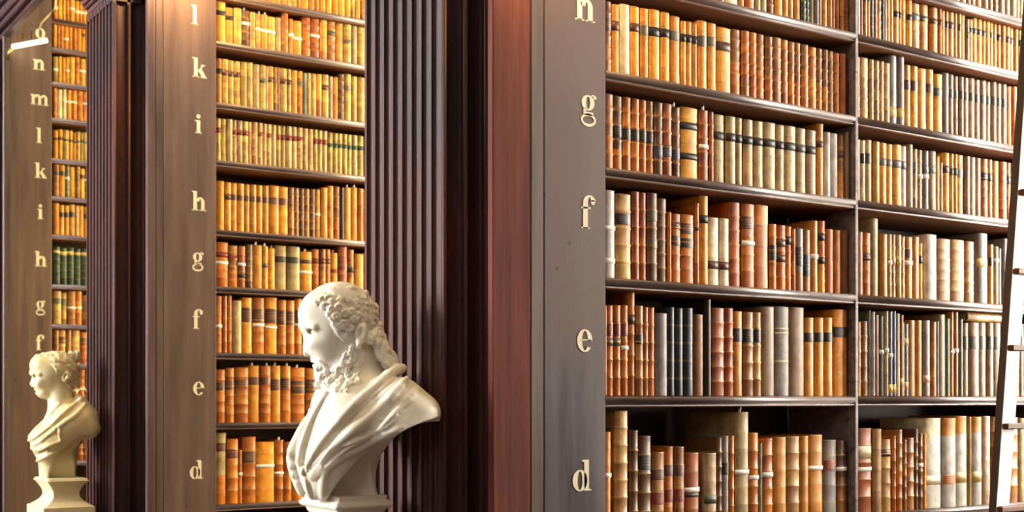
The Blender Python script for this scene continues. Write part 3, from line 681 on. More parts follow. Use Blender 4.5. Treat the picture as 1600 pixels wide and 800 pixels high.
  (4.3153,0.0250,0.1770,'y','Lk22-36',''),
  (4.3418,0.0237,0.1770,'y','',''),
  (4.3670,0.0275,0.1770,'Y','Lb22-36',''),
  (4.3959,0.0277,0.1770,'y','Lb22-36',''),
  (4.4250,0.0242,0.1770,'y','',''),
  (4.4507,0.0243,0.1770,'y','Lk22-36',''),
  (4.4765,0.0319,0.1770,'o','',''),
  (4.5092,0.0329,0.1770,'o','',''),
  (4.5428,0.0279,0.1770,'y','',''),
  (4.5714,0.0242,0.1770,'y','',''),
 ]),
 'R2': (1, 0.993, [
  (3.4955,0.0223,0.2180,'m','n5',''),
  (3.5190,0.0451,0.2205,'m','n5','light tan book, second beyond the upright, level with h, nearest bookcase'),
  (3.5653,0.0251,0.2196,'m','n5','slim light tan book, third beyond the upright, level with h, nearest bookcase'),
  (3.5916,0.0247,0.2187,'m','n5','slim light tan book, fourth beyond the upright, level with h, nearest bookcase'),
  (3.6175,0.0249,0.2206,'m','n5','slim light tan book, fifth beyond the upright, level with h, nearest bookcase'),
  (3.6436,0.0318,0.2177,'m','','slim light tan book, sixth beyond the upright, level with h, nearest bookcase'),
  (3.6772,0.0432,0.2540,'g','Ly75-88 n0','grey book with yellow label, seventh beyond the upright, level with h, nearest bookcase'),
  (3.7216,0.0349,0.2533,'g','Ly75-88 n0','grey book with yellow label, eighth beyond the upright, level with h, nearest bookcase'),
  (3.7577,0.0333,0.2279,'Y','Lb24-40','bright yellow book with brown label, ninth beyond the upright, level with h, nearest bookcase'),
  (3.7922,0.0399,0.2294,'Y','Lb24-40','bright yellow book with brown label, tenth beyond the upright, level with h, nearest bookcase'),
  (3.8334,0.0487,0.2278,'Y','','bright yellow book, eleventh beyond the upright, level with h, nearest bookcase'),
  (3.8834,0.0421,0.2317,'Y','Lb24-38','bright yellow book with brown label, twelfth beyond the upright, level with h, nearest bookcase'),
  (3.9275,0.0472,0.2196,'Y','Lg24-38','bright yellow book with grey-green label, thirteenth beyond the upright, level with h, nearest bookcase'),
  (3.9760,0.0364,0.2309,'g','Ls22-36','grey book with slate label, fourteenth beyond the upright, level with h, nearest bookcase'),
  (4.0137,0.0287,0.2295,'p','Lg24-38 Qm60','slim pale tan book with grey-green label, fifteenth beyond the upright, level with h, nearest bookcase'),
  (4.0437,0.0289,0.2283,'t','Lg24-38','slim taupe book with grey-green label, sixteenth beyond the upright, level with h, nearest bookcase'),
  (4.0740,0.0230,0.2292,'t','Lg24-38',''),
  (4.0983,0.0320,0.2299,'t','Lg24-38','slim taupe book with grey-green label, eighteenth beyond the upright, level with h, nearest bookcase'),
  (4.1317,0.0329,0.2317,'p','Lg24-38','pale tan book with grey-green label, nineteenth beyond the upright, level with h, nearest bookcase'),
  (4.1660,0.0332,0.2310,'t','Lg24-38','taupe book with grey-green label, twentieth beyond the upright, level with h, nearest bookcase'),
  (4.2006,0.0384,0.2332,'t','Lg24-38','taupe book with grey-green label, twenty-first beyond the upright, level with h, nearest bookcase'),
  (4.2404,0.0288,0.2338,'p','Lg24-38','slim pale tan book with grey-green label, twenty-second beyond the upright, level with h, nearest bookcase'),
  (4.2706,0.0305,0.2369,'t','Lg24-38','slim taupe book with grey-green label, twenty-third beyond the upright, level with h, nearest bookcase'),
  (4.3025,0.0307,0.2361,'p','Lg24-38','slim pale tan book with grey-green label, twenty-fourth beyond the upright, level with h, nearest bookcase'),
  (4.3346,0.0352,0.2379,'t','Lg24-38','taupe book with grey-green label, twenty-fifth beyond the upright, level with h, nearest bookcase'),
  (4.3720,0.0297,0.2347,'o','n0',''),
  (4.4032,0.0336,0.2384,'o','n0','orange-tan book, twenty-seventh beyond the upright, level with h, nearest bookcase'),
  (4.4397,0.0324,0.2359,'b','',''),
  (4.4728,0.0289,0.2411,'o','',''),
  (4.5025,0.0396,0.2414,'b','',''),
  (4.5428,0.0279,0.2434,'y','',''),
 ]),
 'R3': (1, 0.699, [
  (3.4943,0.0253,0.2202,'p','n4','slim pale tan book, first beyond the upright, level with g, nearest bookcase'),
  (3.5208,0.0237,0.2188,'c','Lk22-38 n3','slim cream book with black label, second beyond the upright, level with g, nearest bookcase'),
  (3.5462,0.0382,0.2245,'k','Lk22-38','khaki book with black label, third beyond the upright, level with g, nearest bookcase'),
  (3.5856,0.0343,0.2220,'Y','','bright yellow book, fourth beyond the upright, level with g, nearest bookcase'),
  (3.6211,0.0358,0.2209,'Y','Ls25-37','bright yellow book with slate label, fifth beyond the upright, level with g, nearest bookcase'),
  (3.6582,0.0349,0.2210,'Y','Ls25-37','bright yellow book with slate label, sixth beyond the upright, level with g, nearest bookcase'),
  (3.6944,0.0446,0.2228,'Y','Ls25-38','bright yellow book with slate label, seventh beyond the upright, level with g, nearest bookcase'),
  (3.7402,0.0313,0.2231,'w','Ls25-38','slim white book with slate label, eighth beyond the upright, level with g, nearest bookcase'),
  (3.7727,0.0309,0.2329,'t','n0','slim taupe book, ninth beyond the upright, level with g, nearest bookcase'),
  (3.8048,0.0254,0.2189,'m','Ls22-40',''),
  (3.8315,0.0262,0.2185,'m','T45',''),
  (3.8590,0.0341,0.2187,'g','Ls25-38 T44','grey book with white paper band, twelfth beyond the upright, level with g, nearest bookcase'),
  (3.8944,0.0422,0.2213,'t','Ls25-38','taupe book with slate label, thirteenth beyond the upright, level with g, nearest bookcase'),
  (3.9386,0.0196,0.2061,'Y','n0',''),
  (3.9595,0.0197,0.1861,'p','n0',''),
  (3.9806,0.0371,0.2250,'Y','Lb22-34','bright yellow book with brown label, sixteenth beyond the upright, level with g, nearest bookcase'),
  (4.0190,0.0187,0.2248,'Y','Lg24-36',''),
  (4.0390,0.0201,0.2254,'Y','Lg24-36',''),
  (4.0605,0.0439,0.2256,'Y','Ls24-38','bright yellow book with slate label, nineteenth beyond the upright, level with g, nearest bookcase'),
  (4.1058,0.0314,0.2247,'t','n5','slim taupe book, twentieth beyond the upright, level with g, nearest bookcase'),
  (4.1385,0.0371,0.2251,'t','n5','taupe book, twenty-first beyond the upright, level with g, nearest bookcase'),
  (4.1770,0.0340,0.2256,'t','n5','taupe book, twenty-second beyond the upright, level with g, nearest bookcase'),
  (4.2124,0.0392,0.2266,'o','Lk24-37','orange-tan book with black label, twenty-third beyond the upright, level with g, nearest bookcase'),
  (4.2530,0.0310,0.2283,'o','Lk24-37','slim orange-tan book with black label, twenty-fourth beyond the upright, level with g, nearest bookcase'),
  (4.2855,0.0406,0.2266,'y','','yellow-tan book, twenty-fifth beyond the upright, level with g, nearest bookcase'),
  (4.3274,0.0431,0.2268,'o','','orange-tan book, twenty-sixth beyond the upright, level with g, nearest bookcase'),
  (4.3720,0.0297,0.2285,'o','Lk24-37',''),
  (4.4032,0.0190,0.2294,'t','n5',''),
  (4.4250,0.0264,0.2268,'b','Lk22-36',''),
  (4.4522,0.0399,0.2290,'t','Lk22-36',''),
  (4.4928,0.0253,0.2280,'t','',''),
  (4.5189,0.0360,0.2312,'t','',''),
  (4.5556,0.0249,0.2317,'o','Lk22-36',''),
 ]),
 'R4': (1, 0.365, [
  (3.5002,0.0283,0.2256,'p','n4','slim pale tan book, first beyond the upright, level with f, nearest bookcase'),
  (3.5298,0.0414,0.2237,'o','Lb32-44 n4','orange-tan book with brown label, second beyond the upright, level with f, nearest bookcase'),
  (3.5726,0.0446,0.2798,'k','n0','khaki book, third beyond the upright, level with f, nearest bookcase'),
  (3.6221,0.0396,0.2267,'y','n4','yellow-tan book, fourth beyond the upright, level with f, nearest bookcase'),
  (3.6631,0.0210,0.2281,'m','T45 n4',''),
  (3.6855,0.0247,0.2290,'m','Ly34-48 n4','slim light tan book with yellow label, sixth beyond the upright, level with f, nearest bookcase'),
  (3.7116,0.0241,0.2285,'m','Ly34-48 n4',''),
  (3.7371,0.0214,0.2256,'m','n4',''),
  (3.7599,0.0395,0.2255,'y','Lb20-34 T42','yellow-tan book with white paper band, ninth beyond the upright, level with f, nearest bookcase'),
  (3.8009,0.0385,0.2294,'y','','yellow-tan book, tenth beyond the upright, level with f, nearest bookcase'),
  (3.8408,0.0190,0.2079,'Y','Lk22-36',''),
  (3.8759,0.0645,0.2443,'w','n0 X2','thick white book, twelfth beyond the upright, level with f, nearest bookcase'),
  (3.9442,0.0777,0.2329,'m','n5','thick light tan book, thirteenth beyond the upright, level with f, nearest bookcase'),
  (4.0234,0.0815,0.2347,'m','n5','thick light tan book, fourteenth beyond the upright, level with f, nearest bookcase'),
  (4.1065,0.0571,0.2338,'m','n5','thick light tan book, fifteenth beyond the upright, level with f, nearest bookcase'),
  (4.1848,0.0661,0.2717,'g','Ly36-48 n0','thick grey book with yellow label, sixteenth beyond the upright, level with f, nearest bookcase'),
  (4.2526,0.0306,0.2316,'y','Lk22-36 n3','slim yellow-tan book with black label, seventeenth beyond the upright, level with f, nearest bookcase'),
  (4.2849,0.0292,0.2248,'p','T24 n0',''),
  (4.3157,0.0221,0.2206,'G','n3',''),
  (4.3394,0.0312,0.2602,'g','n3','slim grey book, twentieth beyond the upright, level with f, nearest bookcase'),
  (4.3731,0.0398,0.2437,'b','',''),
  (4.4138,0.0377,0.2459,'b','',''),
  (4.4523,0.0337,0.2464,'o','',''),
  (4.4869,0.0494,0.2467,'g','',''),
  (4.5371,0.0309,0.2428,'b','',''),
 ]),
 'R5': (1, 0.006, [
  (3.5002,0.0202,0.2642,'m','n4','slim light tan book, first beyond the upright, level with e, nearest bookcase'),
  (3.5217,0.0359,0.2675,'b','n4','brown book, second beyond the upright, level with e, nearest bookcase'),
  (3.5590,0.0130,0.3072,'G','n0',''),
  (3.5733,0.0171,0.3033,'w','n0',''),
  (3.5918,0.0275,0.2936,'b','n0','slim brown book, fifth beyond the upright, level with e, nearest bookcase'),
  (3.6207,0.0229,0.2900,'G','n0 T45','slim grey-green book with white paper band, sixth beyond the upright, level with e, nearest bookcase'),
  (3.6450,0.0188,0.3084,'k','T46 n3','slim khaki book with white paper band, seventh beyond the upright, level with e, nearest bookcase'),
  (3.6652,0.0224,0.3083,'u','T52 n0 Ly86-96','slim blue-grey book with white paper band, eighth beyond the upright, level with e, nearest bookcase'),
  (3.6890,0.0211,0.3101,'u','Ly86-96 n0','slim blue-grey book with yellow label, ninth beyond the upright, level with e, nearest bookcase'),
  (3.7116,0.0163,0.3016,'c','n0',''),
  (3.7293,0.0164,0.2976,'b','n0 Ly78-86',''),
  (3.7471,0.0086,0.2700,'k','',''),
  (3.7570,0.0229,0.2659,'u','Lc20-30 Lc80-90 n0','slim blue-grey book with cream label, thirteenth beyond the upright, level with e, nearest bookcase'),
  (3.7814,0.0397,0.2802,'y','n0','yellow-tan book, fourteenth beyond the upright, level with e, nearest bookcase'),
  (3.8226,0.0365,0.2815,'y','n0','yellow-tan book, fifteenth beyond the upright, level with e, nearest bookcase'),
  (3.8613,0.0405,0.2825,'g','Lp72-82 n0','grey book with pink label, sixteenth beyond the upright, level with e, nearest bookcase'),
  (3.9055,0.0305,0.2781,'o','n3','slim orange-tan book, seventeenth beyond the upright, level with e, nearest bookcase'),
  (3.9374,0.0112,0.2812,'g','n0',''),
  (3.9502,0.0436,0.3086,'t','n0','taupe book, nineteenth beyond the upright, level with e, nearest bookcase'),
  (3.9961,0.0273,0.2941,'G','n0','slim grey-green book, twentieth beyond the upright, level with e, nearest bookcase'),
  (4.0249,0.0168,0.3210,'y','T48',''),
  (4.0433,0.0284,0.3210,'b','T46 n0','slim brown book with white paper band, twenty-second beyond the upright, level with e, nearest bookcase'),
  (4.0732,0.0232,0.2948,'G','n0','slim grey-green book, twenty-third beyond the upright, level with e, nearest bookcase'),
  (4.0987,0.0358,0.2813,'t','Lg18-36 n4','taupe book with grey-green label, twenty-fourth beyond the upright, level with e, nearest bookcase'),
  (4.1369,0.0599,0.2839,'t','Lg18-36 n4','thick taupe book with grey-green label, twenty-fifth beyond the upright, level with e, nearest bookcase'),
  (4.1983,0.0463,0.2858,'t','Lg18-36 n4','taupe book with grey-green label, twenty-sixth beyond the upright, level with e, nearest bookcase'),
  (4.2462,0.0395,0.2863,'t','Lg18-36 n4','taupe book with grey-green label, twenty-seventh beyond the upright, level with e, nearest bookcase'),
  (4.2873,0.0480,0.2863,'t','Lg18-36 n4','taupe book with grey-green label, twenty-eighth beyond the upright, level with e, nearest bookcase'),
  (4.3386,0.0370,0.2873,'t','Lg18-36',''),
  (4.3764,0.0348,0.2890,'k','Lg18-36',''),
  (4.4121,0.0376,0.2903,'b','Lg18-36',''),
  (4.4506,0.0304,0.2884,'t','Lg18-36',''),
  (4.4818,0.0434,0.2881,'k','Lg18-36',''),
  (4.5260,0.0438,0.2870,'b','Lg18-36',''),
 ]),
 'R6': (1, -0.412, [
  (3.5031,0.0770,0.3042,'r','Lc20-36 T48 n4','thick red-brown book with white paper band, first beyond the upright, level with d, nearest bookcase'),
  (3.5838,0.0468,0.3009,'m','n3','light tan book, second beyond the upright, level with d, nearest bookcase'),
  (3.6335,0.0519,0.2633,'m','Lb14-24 n4','light tan book with brown label, third beyond the upright, level with d, nearest bookcase'),
  (3.6869,0.0202,0.2750,'o','n5','slim orange-tan book, fourth beyond the upright, level with d, nearest bookcase'),
  (3.7086,0.0362,0.2968,'b','Qo50 n5','brown book, fifth beyond the upright, level with d, nearest bookcase'),
  (3.7463,0.0197,0.2591,'b','n5',''),
  (3.7675,0.0451,0.2659,'b','n4','brown book, seventh beyond the upright, level with d, nearest bookcase'),
  (3.8142,0.0208,0.2979,'B','n5','slim dark brown book, eighth beyond the upright, level with d, nearest bookcase'),
  (3.8366,0.0241,0.2815,'b','T42','slim brown book with white paper band, ninth beyond the upright, level with d, nearest bookcase'),
  (3.8622,0.0140,0.2796,'y','',''),
  (3.8778,0.0948,0.3371,'c','Qa24 Lc64-74 n0','thick cream book with cream label, eleventh beyond the upright, level with d, nearest bookcase'),
  (3.9790,0.0751,0.3363,'y','Qa20 Lo64-74 n0','thick yellow-tan book with orange label, twelfth beyond the upright, level with d, nearest bookcase'),
  (4.0558,0.0682,0.3434,'y','Qa20 Ly62-74 n0','thick yellow-tan book with yellow label, thirteenth beyond the upright, level with d, nearest bookcase'),
  (4.1256,0.0241,0.3404,'v','n0','slim olive-yellow book, fourteenth beyond the upright, level with d, nearest bookcase'),
  (4.1522,0.0621,0.3400,'y','Qa18 Ly62-74 n0','thick yellow-tan book with yellow label, fifteenth beyond the upright, level with d, nearest bookcase'),
  (4.2169,0.0562,0.3421,'t','n5','thick taupe book, sixteenth beyond the upright, level with d, nearest bookcase'),
  (4.2765,0.0500,0.3380,'b','',''),
  (4.3274,0.0533,0.3375,'b','',''),
  (4.3816,0.0646,0.3354,'b','',''),
  (4.4471,0.0520,0.3317,'k','',''),
  (4.5000,0.0545,0.3312,'b','',''),
 ]),
 'M0': (2, 2.085, [
  (2.3390,0.0355,0.1549,'v','',''),
  (2.3750,0.0320,0.1558,'O','',''),
  (2.4077,0.0340,0.1571,'y','',''),
  (2.4423,0.0361,0.1616,'o','T40',''),
  (2.4790,0.0258,0.1612,'y','T40',''),
  (2.5055,0.0315,0.1587,'O','',''),
  (2.5376,0.0367,0.1582,'o','T40',''),
  (2.5749,0.0369,0.1606,'O','T40',''),
  (2.6125,0.0315,0.1678,'o','T40',''),
  (2.6446,0.0247,0.1680,'O','',''),
  (2.6699,0.0292,0.1625,'O','',''),
  (2.6997,0.0396,0.1697,'O','',''),
  (2.7400,0.0238,0.1669,'v','T40',''),
  (2.7644,0.0284,0.1701,'v','',''),
  (2.7947,0.0272,0.1601,'y','T40',''),
  (2.8226,0.0365,0.1584,'y','',''),
  (2.8598,0.0361,0.1610,'o','Lb20-35',''),
  (2.8966,0.0330,0.1663,'o','Lb20-35',''),
  (2.9302,0.0285,0.1685,'O','Lb20-35',''),
  (2.9594,0.0400,0.1677,'Y','Lb20-35',''),
  (3.0001,0.0396,0.1776,'O','',''),
  (3.0404,0.0351,0.1767,'Y','',''),
  (3.0762,0.0347,0.1838,'Y','T40',''),
  (3.1116,0.0294,0.1849,'v','T40',''),
  (3.1416,0.0261,0.1846,'y','',''),
  (3.1684,0.0324,0.1907,'o','',''),
  (3.2029,0.0479,0.1829,'o','',''),
  (3.2515,0.0308,0.1902,'y','',''),
  (3.2830,0.0281,0.1863,'y','',''),
  (3.3118,0.0495,0.1910,'y','',''),
  (3.3619,0.0327,0.1954,'y','',''),
  (3.3954,0.0307,0.2000,'O','',''),
 ]),
 'M1': (2, 1.834, [
  (2.3372,0.0566,0.2108,'O','Lk22-34','thick orange book with black label, first along shelf l of the second bookcase'),
  (2.3950,0.0443,0.1892,'y','Lk22-34','yellow-tan book with black label, second along shelf l of the second bookcase'),
  (2.4405,0.0416,0.1939,'v','','olive-yellow book, third along shelf l of the second bookcase'),
  (2.4833,0.0444,0.1899,'B','T36 P','dark brown book with white paper band, fourth along shelf l of the second bookcase'),
  (2.5290,0.0304,0.1878,'v','',''),
  (2.5606,0.0306,0.1856,'v','T44 P',''),
  (2.5924,0.0351,0.1843,'y','T46 P',''),
  (2.6288,0.0385,0.1790,'v','T45',''),
  (2.6686,0.0337,0.1824,'k','n5',''),
  (2.7035,0.0390,0.2130,'o','',''),
  (2.7438,0.0289,0.1887,'y','T46',''),
  (2.7741,0.0460,0.1833,'y','T52',''),
  (2.8226,0.0496,0.2128,'o','','orange-tan book, thirteenth along shelf l of the second bookcase'),
  (2.8742,0.0500,0.2125,'r','T44','red-brown book with white paper band, fourteenth along shelf l of the second bookcase'),
  (2.9256,0.0425,0.2130,'Y','Qo80','bright yellow book, fifteenth along shelf l of the second bookcase'),
  (2.9694,0.0481,0.2130,'b','Lg24-36','brown book with grey-green label, sixteenth along shelf l of the second bookcase'),
  (3.0189,0.0465,0.2130,'y','','yellow-tan book, seventeenth along shelf l of the second bookcase'),
  (3.0667,0.0455,0.2130,'v','Lg40-50','olive-yellow book with grey-green label, eighteenth along shelf l of the second bookcase'),
  (3.1136,0.0369,0.2130,'k','',''),
  (3.1519,0.0475,0.2130,'v','','olive-yellow book, twentieth along shelf l of the second bookcase'),
  (3.2015,0.0416,0.2130,'O','T40',''),
  (3.2438,0.0419,0.2130,'y','T40',''),
  (3.2865,0.0415,0.2130,'y','T40',''),
  (3.3287,0.0269,0.2130,'y','',''),
  (3.3563,0.0363,0.2130,'v','T40',''),
  (3.3932,0.0329,0.2130,'O','T40',''),
 ]),
 'M2': (2, 1.519, [
  (2.3432,0.0319,0.2316,'O','Lk22-34',''),
  (2.3762,0.0308,0.2319,'v','Lb24-36',''),
  (2.4083,0.0310,0.2309,'v','Lb24-36',''),
  (2.4405,0.0355,0.2320,'v','Lb24-36','olive-yellow book with brown label, fourth along shelf k of the second bookcase'),
  (2.4772,0.0326,0.2332,'v','',''),
  (2.5110,0.0328,0.2365,'v','',''),
  (2.5451,0.0367,0.2319,'k','','khaki book, seventh along shelf k of the second bookcase'),
  (2.5830,0.0357,0.2328,'v','Lg30-40','olive-yellow book with grey-green label, eighth along shelf k of the second bookcase'),
  (2.6200,0.0038,0.2300,'w','',''),
  (2.6250,0.0315,0.2316,'O','Lb24-36',''),
  (2.6578,0.0241,0.2311,'b','',''),
  (2.6832,0.0108,0.2339,'t','',''),
  (2.6953,0.0377,0.2317,'v','Lb24-36','olive-yellow book with brown label, thirteenth along shelf k of the second bookcase'),
  (2.7342,0.0276,0.2337,'v','Lb24-36',''),
  (2.7631,0.0303,0.2321,'y','',''),
  (2.7947,0.0318,0.2326,'o','Lg24-36',''),
  (2.8278,0.0209,0.2258,'G','',''),
  (2.8500,0.0255,0.2294,'v','',''),
  (2.8768,0.0283,0.2304,'v','',''),
  (2.9064,0.0311,0.2319,'y','Qr60',''),
  (2.9388,0.0386,0.2340,'v','Lb24-36','olive-yellow book with brown label, twenty-first along shelf k of the second bookcase'),
  (2.9787,0.0254,0.2297,'t','',''),
  (3.0055,0.0296,0.2290,'o','',''),
  (3.0364,0.0351,0.2509,'B','',''),
  (3.0728,0.0394,0.2564,'v','Lg24-36','olive-yellow book with grey-green label, twenty-fifth along shelf k of the second bookcase'),
  (3.1136,0.0369,0.2498,'v','',''),
  (3.1519,0.0461,0.2498,'v','','olive-yellow book, twenty-seventh along shelf k of the second bookcase'),
  (3.2015,0.0340,0.2467,'v','',''),
  (3.2362,0.0363,0.2512,'v','',''),
  (3.2732,0.0259,0.2563,'y','',''),
  (3.2998,0.0395,0.2529,'v','',''),
  (3.3400,0.0262,0.2570,'k','',''),
  (3.3669,0.0342,0.2557,'v','',''),
  (3.4018,0.0243,0.2568,'v','',''),
 ]),
 'M3': (2, 1.223, [
  (2.3420,0.0245,0.2183,'v','Lr22-34',''),
  (2.3671,0.0317,0.2194,'v','',''),
  (2.3994,0.0312,0.2215,'k','',''),
  (2.4313,0.0222,0.2199,'m','Lr22-34',''),
  (2.4542,0.0322,0.2203,'k','Lr22-34',''),
  (2.4870,0.0284,0.2203,'v','Lr22-34',''),
  (2.5160,0.0199,0.2202,'m','',''),
  (2.5366,0.0333,0.2230,'m','',''),
  (2.5705,0.0234,0.2227,'m','Lr22-34',''),
  (2.5946,0.0242,0.2213,'m','',''),
  (2.6195,0.0263,0.2219,'m','Lr22-34',''),
  (2.6465,0.0285,0.2215,'k','',''),
  (2.6756,0.0218,0.2202,'v','Lr22-34',''),
  (2.6981,0.0301,0.2228,'v','Lr22-34',''),
  (2.7289,0.0330,0.2235,'k','Lr22-34',''),
  (2.7626,0.0283,0.2241,'k','Lr22-34',''),
  (2.7916,0.0320,0.2246,'m','Lr22-34',''),
  (2.8243,0.0307,0.2246,'m','',''),
  (2.8557,0.0330,0.2253,'m','',''),
  (2.8894,0.0233,0.2255,'v','Lr22-34',''),
  (2.9134,0.0262,0.2246,'v','Lr22-34',''),
  (2.9403,0.0285,0.2247,'k','Lr22-34',''),
  (2.9710,0.0351,0.2209,'v','Le26-36',''),
  (3.0068,0.0252,0.2207,'v','Le26-36',''),
  (3.0327,0.0260,0.2205,'v','Le26-36',''),
  (3.0594,0.0327,0.2221,'v','Le26-36',''),
  (3.0928,0.0241,0.2209,'v','Le26-36',''),
  (3.1176,0.0359,0.2225,'k','Le26-36',''),
  (3.1543,0.0361,0.2235,'v','Le26-36',''),
  (3.1941,0.0334,0.2233,'k','Le26-36',''),
  (3.2282,0.0351,0.2227,'v','Le26-36',''),
  (3.2641,0.0398,0.2251,'v','Le26-36',''),
  (3.3046,0.0257,0.2257,'k','Le26-36',''),
  (3.3310,0.0243,0.2253,'v','Le26-36',''),
  (3.3561,0.0381,0.2276,'v','Le26-36',''),
  (3.3949,0.0291,0.2282,'v','Le26-36',''),
 ]),
 'M4': (2, 0.866, [
  (2.3462,0.0409,0.2537,'O','n0','orange book, first along shelf h of the second bookcase'),
  (2.3883,0.0339,0.2498,'O','Lb24-36','orange book with brown label, second along shelf h of the second bookcase'),
  (2.4235,0.0311,0.2502,'O','Lb24-36','slim orange book with brown label, third along shelf h of the second bookcase'),
  (2.4558,0.0380,0.2507,'O','Lb24-36','orange book with brown label, fourth along shelf h of the second bookcase'),
  (2.4950,0.0315,0.2512,'O','Lb24-36',''),
  (2.5277,0.0348,0.2515,'O','Lb24-36','orange book with brown label, sixth along shelf h of the second bookcase'),
  (2.5637,0.0331,0.2519,'O','Lb24-36','orange book with brown label, seventh along shelf h of the second bookcase'),
  (2.5980,0.0345,0.2523,'O','Lb24-36','orange book with brown label, eighth along shelf h of the second bookcase'),
  (2.6338,0.0538,0.2566,'O','Lb24-38','orange book with brown label, ninth along shelf h of the second bookcase'),
  (2.6889,0.0530,0.2558,'O','Lb24-38','orange book with brown label, tenth along shelf h of the second bookcase'),
  (2.7432,0.0328,0.2570,'B','Qb40 n5','dark brown book, eleventh along shelf h of the second bookcase'),
  (2.7773,0.0259,0.2568,'b','n5',''),
  (2.8045,0.0299,0.2566,'B','n5',''),
  (2.8357,0.0294,0.2582,'b','n5',''),
  (2.8664,0.0315,0.2588,'B','n5',''),
  (2.8992,0.0284,0.2593,'y','T52 n5',''),
  (2.9289,0.0398,0.2728,'O','','orange book, seventeenth along shelf h of the second bookcase'),
  (2.9701,0.0374,0.2875,'o','','orange-tan book, eighteenth along shelf h of the second bookcase'),
  (3.0088,0.0377,0.2882,'b','Qo60','brown book, nineteenth along shelf h of the second bookcase'),
  (3.0478,0.0209,0.2849,'d','',''),
  (3.0701,0.0421,0.2880,'O','P','orange book, twenty-first along shelf h of the second bookcase'),
  (3.1136,0.0404,0.2920,'O','P','orange book, twenty-second along shelf h of the second bookcase'),
  (3.1553,0.0324,0.2893,'o','','orange-tan book, twenty-third along shelf h of the second bookcase'),
  (3.1905,0.0346,0.2878,'O','',''),
  (3.2258,0.0348,0.2842,'O','',''),
  (3.2613,0.0463,0.2905,'o','',''),
  (3.3082,0.0367,0.2932,'O','',''),
  (3.3456,0.0355,0.2903,'O','',''),
  (3.3818,0.0443,0.2902,'o','',''),
 ]),
 'M5': (2, 0.574, [
  (2.3420,0.0651,0.2302,'o','Lr22-34 T46','thick orange-tan book with white paper band, first along shelf g of the second bookcase'),
  (2.4083,0.0518,0.2170,'b','Lr24-36 Qo60','brown book with red label, second along shelf g of the second bookcase'),
  (2.4613,0.0387,0.2172,'r','T44 Lk66-76 Qo60','red-brown book with white paper band, third along shelf g of the second bookcase'),
  (2.5012,0.0396,0.2287,'B','n5','dark brown book, fourth along shelf g of the second bookcase'),
  (2.5420,0.0542,0.2290,'O','P','orange book, fifth along shelf g of the second bookcase'),
  (2.5974,0.0289,0.2261,'y','Lg40-50 P',''),
  (2.6276,0.0391,0.2166,'O','P','orange book, seventh along shelf g of the second bookcase'),
  (2.6680,0.0663,0.2350,'k','Lk24-38 n2','thick khaki book with black label, eighth along shelf g of the second bookcase'),
  (2.7355,0.0716,0.2338,'k','Lk24-38 n2','thick khaki book with black label, ninth along shelf g of the second bookcase'),
  (2.8116,0.0679,0.2118,'O','Lb20-30 T52 P','thick orange book with white paper band, tenth along shelf g of the second bookcase'),
  (2.8808,0.0435,0.2288,'o','Lr22-34','orange-tan book with red label, eleventh along shelf g of the second bookcase'),
  (2.9256,0.0332,0.2314,'b','Lr22-34 Qo50',''),
  (2.9601,0.0287,0.2335,'o','Lb22-34',''),
  (2.9901,0.0443,0.2165,'O','Lr40-50 P','orange book with red label, fourteenth along shelf g of the second bookcase'),
  (3.0357,0.0521,0.2540,'r','Lr30-50','red-brown book with red label, fifteenth along shelf g of the second bookcase'),
  (3.0918,0.0395,0.2414,'o','Lk40-52','orange-tan book with black label, sixteenth along shelf g of the second bookcase'),
  (3.1327,0.0550,0.2199,'y','','yellow-tan book, seventeenth along shelf g of the second bookcase'),
  (3.1905,0.0395,0.2305,'O','',''),
  (3.2306,0.0355,0.2330,'o','',''),
  (3.2669,0.0463,0.2307,'O','',''),
  (3.3139,0.0346,0.2315,'O','',''),
  (3.3492,0.0398,0.2308,'o','',''),
  (3.3897,0.0365,0.2320,'o','',''),
 ]),
 'M6': (2, 0.233, [
  (2.3381,0.0373,0.2938,'o','T53','orange-tan book with white paper band, first along shelf f of the second bookcase'),
  (2.3768,0.0233,0.2952,'o','n4',''),
  (2.4014,0.0260,0.2995,'o','n4','slim orange-tan book, third along shelf f of the second bookcase'),
  (2.4287,0.0504,0.2732,'k','','khaki book, fourth along shelf f of the second bookcase'),
  (2.4811,0.0562,0.2913,'O','Lb18-44','thick orange book with brown label, fifth along shelf f of the second bookcase'),
  (2.5425,0.0635,0.2955,'o','Lb18-44 T49','thick orange-tan book with white paper band, sixth along shelf f of the second bookcase'),
  (2.6114,0.0683,0.2986,'O','Lb20-46 T53','thick orange book with white paper band, seventh along shelf f of the second bookcase'),
  (2.6838,0.0458,0.2886,'o','Lb20-46','orange-tan book with brown label, eighth along shelf f of the second bookcase'),
  (2.7309,0.0461,0.2875,'o','Lb20-46','orange-tan book with brown label, ninth along shelf f of the second bookcase'),
  (2.7785,0.0430,0.2991,'o','Lb20-46 T47','orange-tan book with white paper band, tenth along shelf f of the second bookcase'),
  (2.8229,0.0370,0.3029,'o','Lb20-46',''),
  (2.8613,0.0394,0.2982,'O','Lb20-46',''),
  (2.9014,0.0347,0.2953,'O','T50',''),
  (2.9368,0.0292,0.2974,'b','T50',''),
  (2.9667,0.0430,0.3009,'o','Lb20-46',''),
  (3.0103,0.0331,0.2981,'y','Lb20-46',''),
  (3.0442,0.0348,0.2989,'y','T50',''),
  (3.0797,0.0379,0.3005,'o','T50',''),
  (3.1183,0.0440,0.2990,'y','Lb20-46',''),
  (3.1631,0.0518,0.3024,'y','Lb20-46',''),
  (3.2156,0.0402,0.3025,'O','Lb20-46',''),
  (3.2566,0.0526,0.3030,'o','Lb20-46',''),
  (3.3099,0.0530,0.3030,'y','Lb20-46',''),
 ]),
 'M7': (2, -0.128, [
